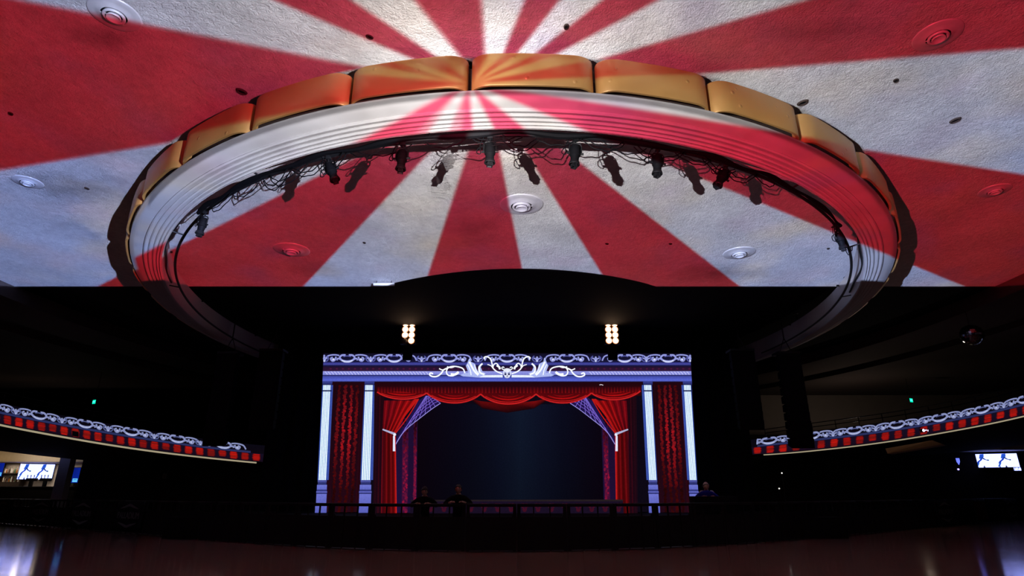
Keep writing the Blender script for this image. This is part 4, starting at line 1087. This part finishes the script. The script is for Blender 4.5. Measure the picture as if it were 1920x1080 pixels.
c = at(68, 884.5, YB - .6); tv(c, 'bright white television with blue leaping figures behind the left bar', 1.95, 1.0, .42, group=None)
c = at(142, 891, YB - 1.2); tv(c, 'tall blue screen at the right end of the left bar', .46, .98, .05, blue=True)
c = at(0, 880, YB - .6); tv(c, 'blue screen cut by the left edge of the picture, beside bottle shelves', .42, .95, .1, blue=True)
# shelves with bottles
SHELF = mat('shelf_wood', (.035, .022, .015), .5)
BOT = [mat('amber_bottle', (.35, .12, .02), .12), mat('clear_bottle', (.62, .60, .55), .1), mat('green_bottle', (.05, .16, .07), .12), mat('dark_bottle', (.06, .025, .015), .15), mat('pale_bottle', (.75, .66, .52), .2)]
def bottle_proto(m, hgt, rad):
    t = empty('bottle'); bm = bmesh.new(); h = hgt
    lathe(bm, [(.0015, 0), (rad, .0), (rad, h * .58), (rad * .9, h * .64), (rad * .38, h * .75), (rad * .34, h * .93)], 10); obj('glass', bm, m, t)
    bm = bmesh.new(); lathe(bm, [(rad * .40, h * .92), (rad * .40, h), (.0015, h)], 8); obj('cap', bm, BLKPLAST, t)
    return t
prot = None
for si, (u0, u1, vtop, shelves) in enumerate(((4, 36, 868, (886.5, 903.5)), (124, 136, 881, (895, 909)))):
    a, b = at(u0, vtop, YB - .55), at(u1, shelves[-1] + 2, YB - .55)
    c = Vector(((a.x + b.x) / 2, YB - .55, b.z)); w_ = (b.x - a.x) / 2; h = a.z - b.z
    t = empty('bottle_shelf', c, 0, ['dark wooden shelf unit full of bottles left of the white television', 'dark wooden shelf unit right of the grey pillar'][si], 'shelf')
    for x in (-w_, w_): bm = bmesh.new(); box(bm, x - .03, x + .03, 0, .4, 0, h); obj('side', bm, SHELF, t, False)
    bm = bmesh.new(); box(bm, -w_, w_, .36, .40, 0, h); obj('back', bm, CREAM, t, False)
    bm = bmesh.new(); box(bm, -w_, w_, 0, .4, h - .05, h); obj('top', bm, SHELF, t, False)
    bm = bmesh.new(); box(bm, -w_ - .02, w_ + .02, .0, .4, -c.z, 0); obj('base_cabinet', bm, SHELF, t, False)
    for ri, vv in enumerate(shelves):
        z = at((u0 + u1) / 2, vv, YB - .55).z - c.z
        bm = bmesh.new(); box(bm, -w_ + .03, w_ - .03, 0, .36, z - .05, z); obj('shelf', bm, SHELF, t, False)
        n = max(3, int(w_ * 2 / .125))
        for k in range(n):
            m = random.choice(BOT)
            bt = bottle_proto(m, random.uniform(.30, .40), random.uniform(.035, .046))
            bt.location = (c.x - w_ + .10 + (2 * w_ - .2) * (k + .5) / n, YB - .55 + random.uniform(.10, .26), c.z + z)
            tag(bt, 'small bottle standing on the %s shelf of the unit %s' % (['upper', 'lower'][ri], ['left of the white television', 'right of the grey pillar'][si]), 'bottle', '%s bottles, %s shelf' % (['left unit', 'pillar unit'][si], ['upper', 'lower'][ri]))
# counter, beer taps, person behind the bar is not visible
ct = empty('bar_counter', Vector((at(40, 918, 40.5).x, 40.5, 0)), 0, 'long dark bar counter in front of the bright left bar', 'bar counter')
hc = at(60, 912, 40.3).z
bm = bmesh.new(); box(bm, -6, 3.4, .1, .7, 0, hc - .06); obj('body', bm, BARWOOD, ct, False)
bm = bmesh.new(); box(bm, -6, 3.45, 0, .8, hc - .06, hc, None, .015); obj('top', bm, BARWOOD, ct, False)
for (u, lb) in ((57, 'dark beer tap tower on the left bar counter, left one below television'), (83, 'dark beer tap tower on the left bar counter, right one below television')):
    p = at(u, 910, 40.9); t = empty('beer_tap', Vector((p.x, 40.9, hc)), 0, lb, 'beer tap', 'beer taps on the bar counter')
    bm = bmesh.new(); box(bm, -.09, .09, -.09, .09, 0, .38, None, .02); obj('column', bm, BLKMET, t)
    bm = bmesh.new(); box(bm, -.34, .34, -.10, .10, .34, .52, None, .03); obj('head', bm, BLKMET, t)
    for x in (-.22, 0, .22): bm = bmesh.new(); tube(bm, [(x, -.08, .46), (x, -.14, .52), (x, -.15, .72)], [.015, .015, .028], 7); obj('handle', bm, BLKMET, t)
# ================================================================== RIGHT SIDE
c = at(1867.5, 863.5, 40.5); tv(c, 'bright white television with blue leaping figures under the right balcony', 2.35, .86, -.45)
c = at(1907.5, 878.5, 40.3); tv(c, 'tiny bright screen at the right edge below the white television', .38, .26, -.4)
bm = bmesh.new(); c = at(1905, 880, 40.8); box(bm, 13.5, c.x + 6, 40.95, 41.15, 0, at(1880, 815, 41).z); struct('wall_right_inner', bm, DARKWALL)  # wall behind the screens, extended to block added light below the balcony
hall_box('trim_3', 1778, 1960, 826, 843, 38.6, 2.3, mat('grey_bulkhead', (.42, .42, .46), .8), 'structure')
BL = emis('blue_neon', (.12, .16, 1.0), 1.6); BL2 = emis('blue_dot', (.35, .3, 1.0), 2.5)
p = at(1797, 865, 40.6); t = empty('neon_sign', p, 0, 'small blue shield-shaped neon sign under the right balcony', 'sign')
bm = bmesh.new(); vv = [bm.verts.new((x, 0, z)) for x, z in ((-.11, .2), (.11, .2), (.10, -.02), (0, -.22), (-.10, -.02))]; f = bm.faces.new(vv); r = bmesh.ops.extrude_face_region(bm, geom=[f])
for v in r['geom']:
    if isinstance(v, bmesh.types.BMVert): v.co.y += .04
obj('tube', bm, BL, t, False)
bm = bmesh.new(); box(bm, -.13, .13, .04, .33, -.24, .22); obj('backing', bm, BLKMET, t, False)
p = at(1797, 880, 40.6); t = empty('indicator_lamp', p, 0, 'tiny round violet lamp below the blue shield sign', 'lamp')
bm = bmesh.new(); sphere(bm, (0, 0, 0), .06); obj('bulb', bm, BL2, t); bm = bmesh.new(); box(bm, -.08, .08, .04, .33, -.08, .08); obj('base', bm, BLKMET, t)
WL = emis('white_dot', (.9, .88, .8), 1.3)
for (u, v, r_, lb) in ((1466, 887, .035, 'tiny white pilot light in the dark right of the stage, upper one'), (1461, 916, .035, 'tiny white pilot light in the dark right of the stage, lower one')):
    p = at(u, v, 30); t = empty('pilot_light', (p.x, 30, 0), 0, lb, 'lamp', 'pilot lights right of the stage')
    bm = bmesh.new(); sphere(bm, (0, 0, p.z), r_); obj('bulb', bm, WL, t)
    bm = bmesh.new(); tube(bm, [(0, .03, 0), (0, .03, p.z + .02)], .02, 6); box(bm, -.15, .15, -.12, .18, 0, .03); obj('stand', bm, BLKMET, t)
p = at(308, 893, 30); t = empty('wall_phone', (p.x, 38.5, 0), 0)
p = at(308, 893, 38.5); t.location = p; tag(t, 'small pale handset box on the dark wall under the left balcony', 'phone')
bm = bmesh.new(); box(bm, -.09, .09, 0, .1, -.16, .16, None, .02); obj('box', bm, mat('grey_plastic', (.22, .21, .20), .5), t)
bm = bmesh.new(); tube(bm, [(-.05, -.03, .13), (-.07, -.05, 0), (-.05, -.03, -.13)], [.03, .018, .03], 7); obj('handset', bm, mat('pale_plastic', (.5, .49, .46), .4), t)
# tan bulkhead under the right balcony and a fill light for it
bm = bmesh.new()
q = [at(1660, 841, 32.8), at(1700, 834, 32), at(1748, 825.5, 31.2), at(1768, 833, 31.6), at(1664, 850.5, 33)]
fv = [bm.verts.new(p) for p in q]; bv = [bm.verts.new(p + Vector((.8, .9, 0))) for p in q]; bm.faces.new(fv); bm.faces.new(bv)
for i in range(5): bm.faces.new((fv[i], fv[(i + 1) % 5], bv[(i + 1) % 5], bv[i]))
o = struct('trim_4', bm, mat('tan_paint', (.46, .27, .15), .8))
ld = bpy.data.lights.new('bulkhead_fill', 'POINT'); ld.energy = 14; ld.color = (1, .8, .6); ld.shadow_soft_size = .1  # unseen, added to brighten the tan bulkhead
lo = bpy.data.objects.new('bulkhead_fill', ld); COL.objects.link(lo); lo.location = at(1700, 860, 30.0)
# unseen fill light added behind the right balcony for the rear wall
ld = bpy.data.lights.new('wall_fill', 'POINT'); ld.energy = 105; ld.color = (1, .84, .7); ld.shadow_soft_size = .3
lo = bpy.data.objects.new('wall_fill', ld); COL.objects.link(lo); lo.location = (22, 38.3, 5.0)
# white flap at the edge of the plaster
bm = bmesh.new(); c = atz(720, 533.5, HC - .16); box(bm, -.42, .42, -.05, .05, -.05, .05, None, .01); o = obj('paper_flap', bm, WHITEP, None); o.location = c; tag(o, 'small white strip hanging at the dark edge of the lit ceiling', 'strip')
bm = bmesh.new(); tube(bm, [(-.3, 0, .04), (-.3, 0, .16)], .01, 5); tube(bm, [(.3, 0, .04), (.3, 0, .16)], .01, 5); obj('cord', bm, BLKMET, o)

# ================================================================== PROJECTORS
# boundary angles of the rays (degrees from the far direction, clockwise), alternating red / white
BND = [-180, -154, -137, -124, -107, -76, -53, -33, -14, 5, 20, 38.5, 57, 76.3, 97, 113.5, 128.6, 139.5, 151, 163, 180]
def projector(name, L, sign):
    ld = bpy.data.lights.new(name, 'SPOT'); lo = bpy.data.objects.new(name, ld); COL.objects.link(lo)
    lo.location = L; ld.spot_size = R(168); ld.spot_blend = 0.0; ld.shadow_soft_size = .035
    d = Vector((0 - L[0] * .3, 14 - L[1], HC - L[2])); lo.rotation_euler = d.to_track_quat('-Z', 'Y').to_euler()
    ld.use_nodes = True; nt = ld.node_tree; X.nt = nt
    em = nt.nodes['Emission']; g = nt.nodes.new('ShaderNodeNewGeometry'); sp = nt.nodes.new('ShaderNodeSeparateXYZ')
    nt.links.new(g.outputs['Incoming'], sp.inputs[0]); ix, iy, iz = (X(o) for o in sp.outputs)
    rx, ry = ix / iz, iy / iz; dz = X.op('ABSOLUTE', iz)
    def hit(z): return rx * (z - L[2]) + L[0], ry * (z - L[2]) + L[1]
    def rho(z, off):
        x, y = hit(z); return X.op('SQRT', sqr((x - RC[0]) / (RA + off)) + sqr((y - RC[1]) / (RB + off)))
    hx, hy = hit(HC); qx, qy = hit(RZ)
    r86, r94, r84 = rho(8.6, 0), rho(9.38, .25), rho(8.40, -.77)
    gold = gt(r86, 1.0) * lt(r94, 1.0)
    white = lt(r86, 1.003) * gt(r84, 1.0)
    onr = xmax(gold, white)
    px = mixf(hx + .52, qx + .80, onr); py = mixf(hy - 10.42, qy - 8.77, onr)
    r = X.op('SQRT', sqr(px) + sqr(py)) + .02
    ang = X.op('ARCTAN2', px, py) * (180 / pi)
    nb = len(BND) - 1
    ph = X(ramp(ang, [(a, k / nb) for k, a in enumerate(BND)], -180, 180))
    # the ramp output is a colour; take one channel
    sc = nt.nodes.new('ShaderNodeSeparateColor'); nt.links.new(ph.v, sc.inputs[0]); ph = X(sc.outputs[0]) * nb
    redm = clamp01(X.op('SINE', ph * pi) * r * .9 + .5)          # 1 inside odd sectors (first one is red)
    cv = nt.nodes.new('ShaderNodeCombineXYZ'); nt.links.new(px.v, cv.inputs[0]); nt.links.new(py.v, cv.inputs[1]); vec = cv.outputs[0]
    n1 = noise(vec, .55, 4, .6); n2 = noise(vec, .28, 3, .5, (7, 3, 0)); n3 = noise(vec, 2.2, 3, .6, (1, 9, 0)); n4 = noise(vec, .45, 3, .5, (13, 5, 2))
    white_c = ramp(r, [(0, (1.0, .95, .95)), (2.5, (1.0, .94, .96)), (5, (.92, .90, .95)), (9, (.70, .74, .95)), (14, (.50, .60, 1.0)), (24, (.44, .54, 1.0))], 0, 25)
    left = clamp01((px * -1 - 2) / 9) * .75
    white_c = rgbmix(white_c, (.33, .46, 1.0), left)
    white_c = rgbmix(white_c, (.95, .84, .70), clamp01((n2 - .48) * 4.0) * .75)
    white_c = rgbmix(white_c, (.62, .52, .80), clamp01((n4 - .52) * 5.0) * .6)
    white_b = ramp(r, [(0, 1.3), (1.0, 1.15), (2.0, .80), (3.0, .50), (4.5, .38), (9, .33), (14, .34), (24, .26)], 0, 25)
    red_c = ramp(r, [(0, (1.0, .13, .26)), (3, (1.0, .085, .17)), (6, (1.0, .040, .095)), (12, (1.0, .032, .065)), (24, (1.0, .04, .05))], 0, 25)
    red_c = rgbmix(red_c, (1.0, .07, .012), clamp01((n2 - .55) * 4) * .5)
    red_c = rgbmix(red_c, (.50, .04, .16), clamp01((n4 - .5) * 4) * .6)
    red_b = ramp(r, [(0, .52), (1.5, .42), (3, .30), (4.5, .225), (8, .19), (14, .155), (24, .10)], 0, 25)
    def chan(s):
        k = nt.nodes.new('ShaderNodeSeparateColor'); nt.links.new(s, k.inputs[0]); return X(k.outputs[0])
    mott = .40 + n1 * .80 + n3 * .40
    wring = ramp(r, [(0, 1.2), (.45, .95), (1.1, .64), (2.5, .53), (8, .48), (14, .44), (24, .33)], 0, 25)
    wb = mixf(chan(white_b), chan(wring), white)
    wb = mixf(wb, chan(wring) * .38, gold)
    rb = chan(red_b) * (1 + white * .8 - gold * .45)
    bright = mixf(wb, rb, redm) * mott
    col = rgbmix(white_c, red_c, redm)
    # edge of the picture towards the stage, with the arch of the valance cut out
    t = (hx + 5.3) / 11.2
    arch = X.op('SINE', clamp01(t) * pi); arch = X.op('POWER', xmax(arch, 0.0001), .8) * 2.05
    cut = clamp01((YCUT + .06 - arch - hy) * 14) * clamp01((hy - 2.0) * 2)
    ox = mixf(hx, qx - .1, onr)
    sd = clamp01((ox + 2.1) / 1.3)
    half = sd if sign > 0 else (1 - sd)
    up = gt(iz * UPS, .12)
    k = 1.0 / (dz * dz * dz)
    st = bright * cut * half * up * k * POWER
    ld.energy = 100
    nt.links.new(col, em.inputs['Color']); nt.links.new(st.v, em.inputs['Strength'])
UPS, POWER = 1.0, 36.0
projector('projector_beam_left', (-3.5, -.77, 2.6), 1)
projector('projector_beam_right', (4.2, -1.05, 2.6), -1)
